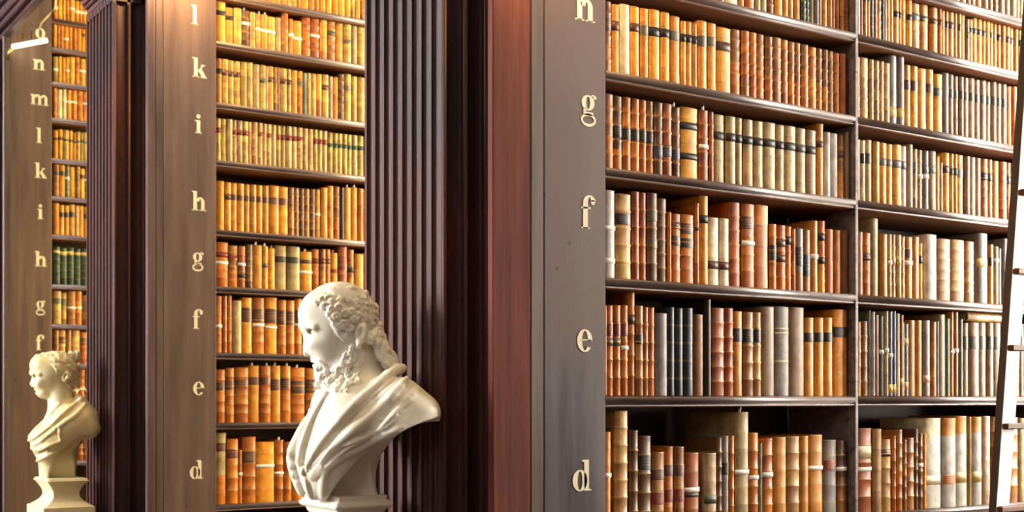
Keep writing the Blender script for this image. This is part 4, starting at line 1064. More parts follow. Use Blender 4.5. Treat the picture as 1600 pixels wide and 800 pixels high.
  (2.3401,0.0516,0.2748,'o','Lb24-40','orange-tan book with brown label, first along shelf e of the second bookcase'),
  (2.3938,0.0466,0.2837,'o','Lb24-40','orange-tan book with brown label, second along shelf e of the second bookcase'),
  (2.4426,0.0734,0.2866,'o','Lb22-36','thick orange-tan book with brown label, third along shelf e of the second bookcase'),
  (2.5182,0.0632,0.2981,'O','Lb20-34 P','thick orange book with brown label, fourth along shelf e of the second bookcase'),
  (2.5837,0.0560,0.2969,'o','Lb20-34 P','thick orange-tan book with brown label, fifth along shelf e of the second bookcase'),
  (2.6420,0.0566,0.2998,'O','Lb24-44 P','thick orange book with brown label, sixth along shelf e of the second bookcase'),
  (2.7008,0.0549,0.2985,'o','Lb22-42 P','orange-tan book with brown label, seventh along shelf e of the second bookcase'),
  (2.7580,0.0798,0.2910,'o','Lb24-48 P','thick orange-tan book with brown label, eighth along shelf e of the second bookcase'),
  (2.8401,0.0644,0.2877,'o','Lb20-46','thick orange-tan book with brown label, ninth along shelf e of the second bookcase'),
  (2.9068,0.0520,0.2787,'o','Lb20-46',''),
  (2.9600,0.0561,0.2881,'o','Lb20-46',''),
  (3.0173,0.0687,0.2867,'O','Lb20-46',''),
  (3.0872,0.0805,0.2888,'o','Lb20-46',''),
  (3.1690,0.0593,0.2853,'O','Lb20-46',''),
  (3.2295,0.0598,0.2828,'O','Lb20-46',''),
  (3.2906,0.0642,0.2769,'o','Lb20-46',''),
 ]),
 'M8': (2, -0.548, [
  (2.3401,0.0581,0.3680,'k','Lb14-26 n5 Qo60','thick khaki book with brown label, first along shelf d of the second bookcase'),
  (2.4003,0.0598,0.3359,'o','Lb16-30 n4','thick orange-tan book with brown label, second along shelf d of the second bookcase'),
  (2.4622,0.0197,0.2779,'o','T45',''),
  (2.4841,0.0728,0.3447,'o','Lb22-40 n4','thick orange-tan book with brown label, fourth along shelf d of the second bookcase'),
  (2.5592,0.1008,0.3169,'O','T40 n4 n4','thick orange book with white paper band, fifth along shelf d of the second bookcase'),
  (2.6623,0.0534,0.3259,'o','T54 P n4','orange-tan book with white paper band, sixth along shelf d of the second bookcase'),
  (2.7179,0.0424,0.3143,'o','n4','orange-tan book, seventh along shelf d of the second bookcase'),
  (2.7626,0.0601,0.3080,'o','n4','thick orange-tan book, eighth along shelf d of the second bookcase'),
  (2.8250,0.0501,0.3133,'o','',''),
  (2.8763,0.0565,0.3090,'o','',''),
  (2.9339,0.0594,0.3024,'O','',''),
  (2.9946,0.0830,0.3096,'o','',''),
  (3.0787,0.0682,0.2950,'o','',''),
  (3.1481,0.0776,0.2990,'o','',''),
  (3.2270,0.0548,0.2899,'O','',''),
  (3.2831,0.0717,0.2963,'b','',''),
 ]),
 'M9': (2, -1.100, [
  (2.3401,0.0591,0.5126,'o','',''),
  (2.4003,0.0619,0.5033,'B','',''),
  (2.4633,0.0693,0.4957,'B','',''),
  (2.5337,0.0511,0.4915,'O','',''),
  (2.5859,0.0651,0.4843,'b','',''),
  (2.6521,0.0727,0.4902,'o','',''),
  (2.7259,0.0747,0.4789,'b','',''),
  (2.8018,0.0511,0.4755,'b','',''),
  (2.8541,0.0681,0.4692,'b','',''),
  (2.9233,0.0665,0.4645,'o','',''),
  (2.9910,0.0648,0.4610,'o','',''),
  (3.0570,0.0802,0.4572,'o','',''),
  (3.1384,0.0664,0.4467,'B','',''),
  (3.2060,0.0646,0.4399,'O','',''),
  (3.2718,0.0830,0.4314,'B','',''),
 ]),
 'F0': (3, 2.750, [
  (2.3213,0.0279,0.1620,'o','T50',''),
  (2.3501,0.0361,0.1620,'Y','',''),
  (2.3867,0.0204,0.1620,'Y','',''),
  (2.4080,0.0250,0.1620,'o','',''),
  (2.4334,0.0383,0.1620,'Y','T40',''),
  (2.4722,0.0325,0.1620,'O','T50',''),
  (2.5056,0.0221,0.1620,'O','T50',''),
  (2.5286,0.0267,0.1620,'Y','T50',''),
  (2.5558,0.0370,0.1620,'O','T40',''),
  (2.5938,0.0284,0.1620,'y','T50',''),
  (2.6231,0.0205,0.1620,'O','T50',''),
  (2.6445,0.0379,0.1620,'o','T50',''),
  (2.6829,0.0230,0.1620,'Y','',''),
  (2.7064,0.0330,0.1620,'O','',''),
 ]),
 'F1': (3, 2.540, [
  (2.3213,0.0252,0.1720,'Y','',''),
  (2.3474,0.0225,0.1720,'o','',''),
  (2.3704,0.0217,0.1720,'o','',''),
  (2.3930,0.0349,0.1720,'O','T55',''),
  (2.4284,0.0292,0.1720,'y','',''),
  (2.4585,0.0311,0.1720,'o','',''),
  (2.4905,0.0289,0.1720,'O','',''),
  (2.5199,0.0258,0.1720,'O','Lb20-34',''),
  (2.5466,0.0324,0.1720,'O','',''),
  (2.5799,0.0292,0.1720,'O','Lb20-34',''),
  (2.6101,0.0335,0.1720,'o','T55',''),
  (2.6441,0.0318,0.1720,'o','T55',''),
  (2.6763,0.0352,0.1720,'o','Lb20-34',''),
  (2.7120,0.0273,0.1720,'y','Lb20-34',''),
 ]),
 'F2': (3, 2.290, [
  (2.3213,0.0342,0.1906,'v','T50',''),
  (2.3564,0.0221,0.1960,'Y','',''),
  (2.3790,0.0272,0.1928,'O','',''),
  (2.4066,0.0264,0.1988,'Y','T50',''),
  (2.4334,0.0369,0.2041,'Y','',''),
  (2.4713,0.0357,0.2088,'o','',''),
  (2.5079,0.0401,0.2011,'Y','T45',''),
  (2.5489,0.0236,0.2051,'o','',''),
  (2.5734,0.0306,0.2120,'Y','T45',''),
  (2.6049,0.0228,0.2097,'Y','T50',''),
  (2.6282,0.0271,0.2120,'o','T50',''),
  (2.6557,0.0328,0.2119,'Y','',''),
  (2.6895,0.0230,0.2110,'o','',''),
  (2.7130,0.0264,0.2120,'Y','T45',''),
 ]),
 'F3': (3, 2.030, [
  (2.3213,0.0243,0.2220,'o','P',''),
  (2.3461,0.0393,0.2161,'c','',''),
  (2.3858,0.0267,0.2220,'c','T40',''),
  (2.4134,0.0341,0.2185,'O','T40',''),
  (2.4480,0.0388,0.2220,'o','T40',''),
  (2.4878,0.0418,0.2220,'o','',''),
  (2.5300,0.0346,0.2220,'o','T40',''),
  (2.5651,0.0357,0.2176,'o','',''),
  (2.6012,0.0247,0.2218,'c','',''),
  (2.6268,0.0341,0.2220,'c','T55',''),
  (2.6618,0.0328,0.2220,'o','T40',''),
  (2.6951,0.0443,0.2220,'O','T55',''),
 ]),
 'F4': (3, 1.736, [
  (2.3213,0.0310,0.2089,'y','Lb25-35',''),
  (2.3533,0.0339,0.2189,'y','Lb25-35',''),
  (2.3880,0.0413,0.2193,'v','Lg30-38',''),
  (2.4298,0.0264,0.2178,'y','Lg30-38',''),
  (2.4571,0.0279,0.2080,'y','Lg30-38',''),
  (2.4855,0.0234,0.2158,'v','Lg30-38',''),
  (2.5098,0.0253,0.2136,'v','Lb25-35',''),
  (2.5360,0.0231,0.2175,'v','Lg30-38',''),
  (2.5595,0.0268,0.2182,'v','Lg30-38',''),
  (2.5868,0.0344,0.2086,'y','Lg30-38',''),
  (2.6222,0.0453,0.2082,'v','Lb25-35',''),
  (2.6679,0.0390,0.2184,'v','Lg30-38',''),
  (2.7078,0.0316,0.2131,'v','Lb25-35',''),
 ]),
 'F5': (3, 1.463, [
  (2.3213,0.0373,0.2350,'b','Lk20-34',''),
  (2.3591,0.0434,0.2350,'O','Lk20-34',''),
  (2.4034,0.0318,0.2350,'G','T40',''),
  (2.4361,0.0397,0.2271,'Y','',''),
  (2.4763,0.0321,0.2341,'b','',''),
  (2.5093,0.0304,0.2215,'Y','Lk20-34',''),
  (2.5401,0.0388,0.2350,'b','T40',''),
  (2.5794,0.0339,0.2246,'O','T40',''),
  (2.6142,0.0396,0.2293,'Y','Lk20-34',''),
  (2.6543,0.0525,0.2265,'O','Lk20-34',''),
  (2.7078,0.0316,0.2350,'O','Lk20-34',''),
 ]),
 'F6': (3, 1.185, [
  (2.3213,0.0414,0.2310,'y','',''),
  (2.3632,0.0312,0.2192,'O','Lk24-40',''),
  (2.3948,0.0354,0.2189,'y','Lk24-40',''),
  (2.4307,0.0415,0.2306,'y','Lk24-40',''),
  (2.4727,0.0279,0.2261,'m','',''),
  (2.5011,0.0340,0.2260,'y','',''),
  (2.5360,0.0356,0.2211,'y','Lk24-40',''),
  (2.5720,0.0441,0.2311,'y','',''),
  (2.6170,0.0238,0.2237,'y','',''),
  (2.6413,0.0248,0.2286,'y','Lk24-40',''),
  (2.6665,0.0305,0.2196,'O','Lk24-40',''),
  (2.6979,0.0415,0.2222,'m','',''),
 ]),
 'F7': (3, 0.824, [
  (2.3213,0.0455,0.2757,'e','Ly10-18',''),
  (2.3677,0.0485,0.2678,'e','Ly10-18',''),
  (2.4166,0.0497,0.2753,'e','Ly10-18',''),
  (2.4667,0.0463,0.2687,'e','Ly10-18',''),
  (2.5135,0.0521,0.2720,'e','Ly10-18',''),
  (2.5660,0.0487,0.2739,'e','Ly10-18',''),
  (2.6152,0.0368,0.2720,'e','Ly10-18',''),
  (2.6525,0.0497,0.2768,'e','Ly10-18',''),
  (2.7031,0.0363,0.2754,'e','Ly10-18',''),
 ]),
 'F8': (3, 0.537, [
  (2.3213,0.0531,0.2414,'m','Lg20-40',''),
  (2.3754,0.0394,0.2315,'m','Lg20-40',''),
  (2.4157,0.0592,0.2446,'b','T50','thick brown book with white paper band, third along shelf in the far bookcase'),
  (2.4754,0.0459,0.2467,'o','T50',''),
  (2.5222,0.0674,0.2198,'b','Lg20-40',''),
  (2.5906,0.0428,0.2181,'B','T50',''),
  (2.6338,0.0627,0.2186,'B','Lg20-40',''),
  (2.6975,0.0419,0.2215,'B','T50',''),
 ]),
 'F9': (3, 0.250, [
  (2.3213,0.0369,0.2465,'b','',''),
  (2.3587,0.0484,0.2464,'m','Lb20-40',''),
  (2.4075,0.0387,0.2490,'b','',''),
  (2.4471,0.0599,0.2470,'m','','thick light tan book, fourth along shelf in the far bookcase'),
  (2.5075,0.0525,0.2360,'r','Lb20-40',''),
  (2.5609,0.0371,0.2288,'o','Lb20-40',''),
  (2.5984,0.0372,0.2342,'b','Lb20-40',''),
  (2.6366,0.0609,0.2361,'r','',''),
  (2.6984,0.0410,0.2367,'b','',''),
 ]),
 'F10': (3, -0.080, [
  (2.3213,0.0459,0.2756,'r','',''),
  (2.3677,0.0394,0.2724,'r','',''),
  (2.4080,0.0505,0.2920,'r','','red-brown book, third along shelf in the far bookcase'),
  (2.4589,0.0389,0.2707,'m','T50',''),
  (2.4988,0.0460,0.2913,'o','T50',''),
  (2.5457,0.0616,0.2746,'r','T50',''),
  (2.6077,0.0349,0.2714,'m','T50',''),
  (2.6431,0.0421,0.2813,'r','',''),
  (2.6862,0.0537,0.2658,'o','Lb20-40',''),
 ]),
 'F11': (3, -0.460, [
  (2.3213,0.0364,0.3030,'r','Lb20-40',''),
  (2.3587,0.0443,0.2886,'B','Lb20-40',''),
  (2.4034,0.0345,0.2896,'o','',''),
  (2.4389,0.0535,0.3098,'b','Lb20-40','brown book with brown label, fourth along shelf in the far bookcase'),
  (2.4933,0.0372,0.2901,'r','Lb20-40',''),
  (2.5309,0.0466,0.2821,'b','Lb20-40',''),
  (2.5780,0.0581,0.2891,'b','',''),
  (2.6366,0.0426,0.2981,'o','Lb20-40',''),
  (2.6801,0.0593,0.2714,'o','',''),
 ]),
}

BM = [M_LEATHER, M_PAGES, M_BAND]
rest = MB(); XO = {}
SHELFNAME = {'L': 'near bookcase, first section', 'R': 'near bookcase, second section', 'M': 'second bookcase', 'F': 'far bookcase'}
for row, (bay, zb, items) in ROWS.items():
    rnd = random.Random(hash_ := sum(ord(c) * 31 for c in row))
    for n_, (x, w, h, col, ext, lab) in enumerate(items):
        if h < .16 and row in ('R0', 'L0', 'M0', 'F0'): h = .17 + rnd.uniform(-.01, .01)
        w_ = max(.006, w - .0012); yo = YB[bay] + .020 + rnd.uniform(0, .007) + (0.004 if h < .2 else 0)
        parts = book_parts(w_, h, col, ext, rnd)
        loc = (x + w / 2, yo, EYE + zb + .0003)
        if lab:
            nm, mb, mi = parts[0]; root = mb.obj('book', BM[mi], None, loc)
            tag(root, lab, 'book', 'books in the ' + SHELFNAME[row[0]] + ', row ' + row[1:])
            for nm, mb, mi in parts[1:]: mb.obj(nm, BM[mi], root)
        else:
            for nm, mb, mi in parts:
                mb.m = [mi] * len(mb.m); rest.add(mb, *loc)
o = rest.obj('books', BM); tag(o, 'the smaller leather books on upper shelves and in the far bays', 'books', None, 'stuff')
# one book lying flat on top of the others
m = MB(); parts = book_parts(.034, .235, 'm', 'n3', random.Random(5))
root = parts[0][1].obj('book', M_LEATHER, None, (4.1189, YB[1] + .022, EYE + .006 + 0.2873 + .0182)); root.rotation_euler = (0, pi / 2, 0)
tag(root, 'light tan book lying flat on top of the row level with e, nearest bookcase', 'book', 'books in the near bookcase, second section, row 5')
for nm, mb, mi in parts[1:]: mb.obj(nm, BM[mi], root)

# ---------------------------------------------------------------- ladder
def ladder():
    root = empty('ladder', (4.0009, 2.806, EYE - .42)); tag(root, 'tall library ladder with white faced rails and brown rungs before the shelves', 'ladder')
    # rails lean towards the hall side as they rise
    def P(x, z, y): return (x, y, z)
    t0, t1 = -1.28, 2.1           # along height relative to root
    lean = (2.741 - 2.866) / 1.6145
    def rail(x0, x1, name_side, name_face):
        m = MB(); f = MB()
        def y(z): return lean * z
        m.loft([[(x0, y(z), z), (x1, y(z), z), (x1, y(z) + .028, z), (x0, y(z) + .028, z)] for z in (t0, t1)]); s = m.obj('rail', M_LADDERSIDE, root)
        f.loft([[(x0 + .002, y(z) - .003, z), (x1 - .002, y(z) - .003, z), (x1 - .002, y(z) - .0002, z), (x0 + .002, y(z) - .0002, z)] for z in (t0, t1)]); f.obj('white_face', M_LADDERFACE, s)
    rail(0, .078, 0, 0); rail(.46, .538, 0, 0)
    for pyy in (60, 185, 313, 431, 546, 665, 792, 925, 1065, 1212):
        z = (622 - pyy) * 4.66 / F_ + .42; y = lean * z
        m = MB(); m.bbox((-.004, y - .03, z - .011), (.542, y - .0035, z + .011), .004); m.obj('rung', M_RUNG, root)
ladder()

# ---------------------------------------------------------------- picture lamp on the far lettered panel
def tube(m, pts, r, n=8, c=(1, 1, 1)):
    rings = []
    for i, p in enumerate(pts):
        a = np.array(pts[max(0, i - 1)], float); b = np.array(pts[min(len(pts) - 1, i + 1)], float); d = b - a; d /= np.linalg.norm(d)
        u = np.cross(d, (0, 0, 1) if abs(d[2]) < .9 else (1, 0, 0)); u /= np.linalg.norm(u); v = np.cross(d, u)
        rr = r[i] if isinstance(r, (list, tuple)) else r
        rings.append([tuple(np.array(p) + rr * (cos(2 * pi * j / n) * u + sin(2 * pi * j / n) * v)) for j in range(n)])
    m.loft(rings, c=c, sm=True)
root = empty('picture_lamp', (2.0040, 9.386, 4.1244)); tag(root, 'small lit picture lamp with a looping cord over the letter o', 'lamp', 'picture lamps on the bookcase ends')
def pl(name, pts, r, mat, par=None):
    m = MB(); tube(m, [(p[0] - root.location[0], p[1] - root.location[1], p[2] - root.location[2]) for p in pts], r); return m.obj(name, mat, par or root)
pl('lamp_tube', [(2.0156, 9.3, 4.1743), (2.2122, 9.16, 4.2176)], .016, plain('lit_tube', (250, 246, 220), .4, 0, (1, .82, .5), 9))
pl('bracket', [(2.0036, 9.384, 4.1057), (1.9963, 9.33, 4.1287), (2.0156, 9.3, 4.1743)], .010, M_BRASS)
pl('stem', [(2.1001, 9.37, 4.2905), (2.0755, 9.26, 4.1834)], .007, M_BRASS); pl('stem', [(2.1613, 9.37, 4.3186), (2.1267, 9.22, 4.1911)], .007, M_BRASS)
pl('cord', [(2.2098, 9.37, 4.3449), (2.2159, 9.34, 4.3844), (2.2601, 9.34, 4.4377), (2.3135, 9.34, 4.5067), (2.3179, 9.34, 4.595)], .006, M_CORD)
M_TUBE = plain('warm_tube', (250, 240, 210), .4, 0, (1, .66, .26), 25)
for x0, Y, h, lab in ((2.12, 6.186, 2.26, 'picture lamp on the second bookcase end, above the letter l'), (2.12, 2.986, 1.50, 'picture lamp on the nearest bookcase end, above the letter h')):
    root = empty('picture_lamp', (x0, Y, EYE + h)); tag(root, lab, 'lamp', 'picture lamps on the bookcase ends')
    m = MB(); tube(m, [(-.10, -.16, 0), (.14, -.16, 0)], .014); m.obj('lamp_tube', M_TUBE, root)
    m = MB(); tube(m, [(0, 0, -.02), (0, -.08, .03), (0, -.16, .018)], .007); m.obj('bracket', M_BRASS, root)
    ld = bpy.data.lights.new('lamp_light', 'POINT'); ld.energy = 50 if Y > 4 else 16; ld.color = (1, .62, .25); ld.shadow_soft_size = .03; lo = bpy.data.objects.new('lamp_light', ld); COL.objects.link(lo); lo.parent = root; lo.location = (-.06, -.185, -.03)

# ---------------------------------------------------------------- marble busts (signed distance sculpting)
class Vol:
    def __init__(s, lo, hi, vs):
        s.lo = np.array(lo, float); s.vs = vs; s.n = np.ceil((np.array(hi) - s.lo) / vs).astype(int) + 1
        s.ax = [(s.lo[i] + vs * np.arange(s.n[i])).astype(np.float32) for i in range(3)]
        s.F = np.full(s.n, .04, np.float32)
    def box(s, lo, hi, pad):
        i0 = np.clip(np.floor((np.array(lo) - pad - s.lo) / s.vs).astype(int), 0, s.n - 1); i1 = np.clip(np.ceil((np.array(hi) + pad - s.lo) / s.vs).astype(int) + 1, 1, s.n)
        sl = tuple(slice(a, b) for a, b in zip(i0, i1)); g = np.meshgrid(*[s.ax[i][sl[i]] for i in range(3)], indexing='ij', sparse=True); return sl, g
    def comb_old(s, sl, d, k, sub):
        A = s.F[sl]
        if sub: d = -d; A = -A; d = d * -1 * -1
        if sub:
            # smooth max(F, -d)
            B = d; h = np.clip(.5 + .5 * (B - A) / k, 0, 1); R = B * (1 - h) + A * h - k * h * (1 - h); s.F[sl] = -R
            return
        h = np.clip(.5 + .5 * (d - A) / k, 0, 1); s.F[sl] = d * (1 - h) + A * h - k * h * (1 - h)
    def ell(s, c, r, k=.01, sub=False, rot=None):
        R = np.eye(3)
        if rot: 
            from mathutils import Euler
            R = np.array(Euler([radians(a) for a in rot]).to_matrix())
        ext = np.sqrt(((R * np.array(r)) ** 2).sum(1)); c = np.array(c, float)
        sl, g = s.box(c - ext, c + ext, k + .03); q = [g[i] - c[i] for i in range(3)]
        l = [R[0, i] * q[0] + R[1, i] * q[1] + R[2, i] * q[2] for i in range(3)]
        k0 = np.sqrt(sum((l[i] / r[i]) ** 2 for i in range(3))); k1 = np.sqrt(sum((l[i] / r[i] ** 2) ** 2 for i in range(3))) + 1e-6
        s.comb(sl, (k0 * (k0 - 1) / k1).astype(np.float32), k, sub)
    def cap(s, a, b, ra, rb, k=.008, sub=False):
        a = np.array(a, float); b = np.array(b, float); mr = max(ra, rb)
        sl, g = s.box(np.minimum(a, b) - mr, np.maximum(a, b) + mr, k + .02); ba = b - a; L2 = max(1e-9, (ba ** 2).sum())
        h = np.clip(sum((g[i] - a[i]) * ba[i] for i in range(3)) / L2, 0, 1)
        d = np.sqrt(sum((g[i] - a[i] - h * ba[i]) ** 2 for i in range(3))) - (ra + (rb - ra) * h)
        s.comb(sl, d.astype(np.float32), k, sub)
    def path(s, pts, rs, k=.006, sub=False):
        if not isinstance(rs, (list, tuple)): rs = [rs] * len(pts)
        for i in range(len(pts) - 1): s.cap(pts[i], pts[i + 1], rs[i], rs[i + 1], k, sub)
    def wmap(s):
        """for every (u, z) column the largest and the smallest w that is inside"""
        ins = s.F < 0; anyi = ins.any(1); w = s.ax[1]
        s.hi_w = np.where(anyi, w[s.n[1] - 1 - np.argmax(ins[:, ::-1, :], 1)], np.nan); s.lo_w = np.where(anyi, w[np.argmax(ins, 1)], np.nan)
    def sw(s, u, z, side=1):
        i = int(round((u - s.lo[0]) / s.vs)); j = int(round((z - s.lo[2]) / s.vs)); i = min(max(i, 0), s.n[0] - 1); j = min(max(j, 0), s.n[2] - 1)
        M_ = s.hi_w if side > 0 else s.lo_w; v = M_[i, j]
        if np.isnan(v):
            for r in range(1, 14):
                blk = M_[max(0, i - r):i + r + 1, max(0, j - r):j + r + 1]
                if not np.isnan(blk).all(): return float(np.nanmean(blk))
            return 0.0
        return float(v)
    def on(s, uz, off=0, side=1): return [(u, s.sw(u, z, side) + off * side, z) for u, z in uz]
    def ridge(s, uz, r, k=.008, off=0, sub=False, side=1, fine=True):
        if fine: uz = spl(uz, 5)
        pts = s.on(uz, off, side)
        if isinstance(r, (list, tuple)): n = len(pts); r = [float(np.interp(i / (n - 1), np.linspace(0, 1, len(r)), r)) for i in range(n)]
        s.path(pts, r, k, sub)
    def mesh(s):
        F = s.F; F[0] = F[-1] = .01; F[:, 0] = F[:, -1] = .01; F[:, :, 0] = F[:, :, -1] = .01
        I = F < 0; n = s.n - 1; cnt = np.zeros(n, np.uint8)
        for a in (0, 1):
            for b in (0, 1):
                for c in (0, 1): cnt += I[a:a + n[0], b:b + n[1], c:c + n[2]]
        act = (cnt > 0) & (cnt < 8); ix = np.argwhere(act); idx = np.full(n, -1, np.int32); idx[act] = np.arange(len(ix))
        corner = {(a, b, c): F[ix[:, 0] + a, ix[:, 1] + b, ix[:, 2] + c] for a in (0, 1) for b in (0, 1) for c in (0, 1)}
        acc = np.zeros((len(ix), 3)); num = np.zeros(len(ix))
        for ax_ in range(3):
            for p in ((0, 0), (0, 1), (1, 0), (1, 1)):
                a = list(p); a.insert(ax_, 0); b = list(p); b.insert(ax_, 1); fa, fb = corner[tuple(a)], corner[tuple(b)]
                mk = (fa < 0) != (fb < 0); t = np.where(mk, fa / np.where(mk, fa - fb, 1), 0); q = np.zeros((len(ix), 3)) + np.array(a); q[:, ax_] = t
                acc += q * mk[:, None]; num += mk
        V = s.lo + (ix + acc / num[:, None]) * s.vs; Q = []
        for ax_ in range(3):
            sh = [slice(1, -1)] * 3; A = I[tuple(slice(1, s.n[i] - 1) if i != ax_ else slice(0, s.n[i] - 1) for i in range(3))]; B = I[tuple(slice(1, s.n[i] - 1) if i != ax_ else slice(1, s.n[i]) for i in range(3))]
            for val in (True, False):
                e = np.argwhere((A != B) & (A == val))
                if not len(e): continue
                off = np.array([1 if i != ax_ else 0 for i in range(3)]); c = e + off
                u_, v_ = (ax_ + 1) % 3, (ax_ + 2) % 3; du = np.zeros(3, int); du[u_] = 1; dv = np.zeros(3, int); dv[v_] = 1
                q = [c - du - dv, c - dv, c, c - du]; q = [idx[k[:, 0], k[:, 1], k[:, 2]] for k in q]
                q = np.stack(q if val else q[::-1], 1); Q.append(q)
        return V, np.concatenate(Q)
def spl(P, n):
    """Catmull-Rom through the points"""
    P = [np.array(p, float) for p in P]
    if len(P) < 3: return [tuple(P[0] + (P[-1] - P[0]) * i / n) for i in range(n + 1)]
    Q = [2 * P[0] - P[1]] + P + [2 * P[-1] - P[-2]]; out = []
    for i in range(1, len(Q) - 2):
        a, b, c, d = Q[i - 1], Q[i], Q[i + 1], Q[i + 2]
        for j in range(n):
            t = j / n; out.append(tuple(.5 * ((2 * b) + (-a + c) * t + (2 * a - 5 * b + 4 * c - d) * t * t + (-a + 3 * b - 3 * c + d) * t ** 3)))
    out.append(tuple(P[-1])); return out
def spiral(c, r, turns, a0, n=14): return [(c[0] + r * (1 - .78 * i / n) * cos(a0 + turns * 2 * pi * i / n), c[1] + r * (1 - .78 * i / n) * sin(a0 + turns * 2 * pi * i / n)) for i in range(n + 1)]
VA = radians(26.4)
def vol_object(V, Q, name, mat, parent, loc, keep=None):
    """(u, w, z) of the profile frame turned into the room's axes"""
    u, w, z = V[:, 0], V[:, 1], V[:, 2]; W = np.stack([u * cos(VA) - w * sin(VA), -u * sin(VA) - w * cos(VA), z], 1)
    me = bpy.data.meshes.new(name); me.from_pydata(W.tolist(), [], Q[:, ::-1].tolist()); me.materials.append(mat)
    me.polygons.foreach_set('use_smooth', [True] * len(Q)); me.update()
    o = bpy.data.objects.new(name, me); COL.objects.link(o); o.location = loc
    if parent: o.parent = parent
    return o
def T_(X, s, z): return (.896 * X + .444 * s, -.444 * X + .896 * s, z)   # torso frame -> profile frame
def comb_(s, sl, d, k, sub):
    A = s.F[sl]
    if sub: A = -A
    h = np.clip(.5 + .5 * (d - A) / k, 0, 1); R = d * (1 - h) + A * h - k * h * (1 - h)
    s.F[sl] = -R if sub else R
Vol.comb = comb_
def cut(s, cu, cz, r, w0, slope, k):
    """takes away the cylinder about (cu, cz) along w, where w > w0 + slope * z"""
    sl, g = s.box((cu - r, s.lo[1], cz - r), (cu + r, 9, cz + r), .03)
    d = np.sqrt((g[0] - cu) ** 2 + (g[2] - cz) ** 2) - r + g[1] * 0
    if w0 is not None: d = np.maximum(d, (w0 + slope * g[2]) - g[1])
    s.comb(sl, d.astype(np.float32), k, True)
def build_mesh(v, name, mat, parent, loc, va):
    V, Q = v.mesh(); global VA; VA = radians(va)
    return vol_object(V, Q, name, mat, parent, loc)
def torso(v, p):
    T = T_
    v.ell(T(.035, 0, .215), (.125, .185, .135), .02)                  # rib cage
    v.ell(T(-.035, -.01, .11), (.105, .125, .125), .03)               # gathered cloth over the chest
    v.ell(T(-.03, 0, .03), (.085, .085, .07), .03)
    v.ell(T(.085, .145, .255), (.095, .075, .085), .03)               # near shoulder
    v.ell(T(.125, .15, .235), (.085, .06, .055), .02)
    v.ell(T(.06, -.15, .25), (.09, .08, .09), .03)
    v.ell(T(.08, 0, .31), (.09, .12, .06), .03)                       # back of the neck and trapezius
    v.cap(T(.03, 0, -.005), T(.03, 0, .14), .075, .085, .02)
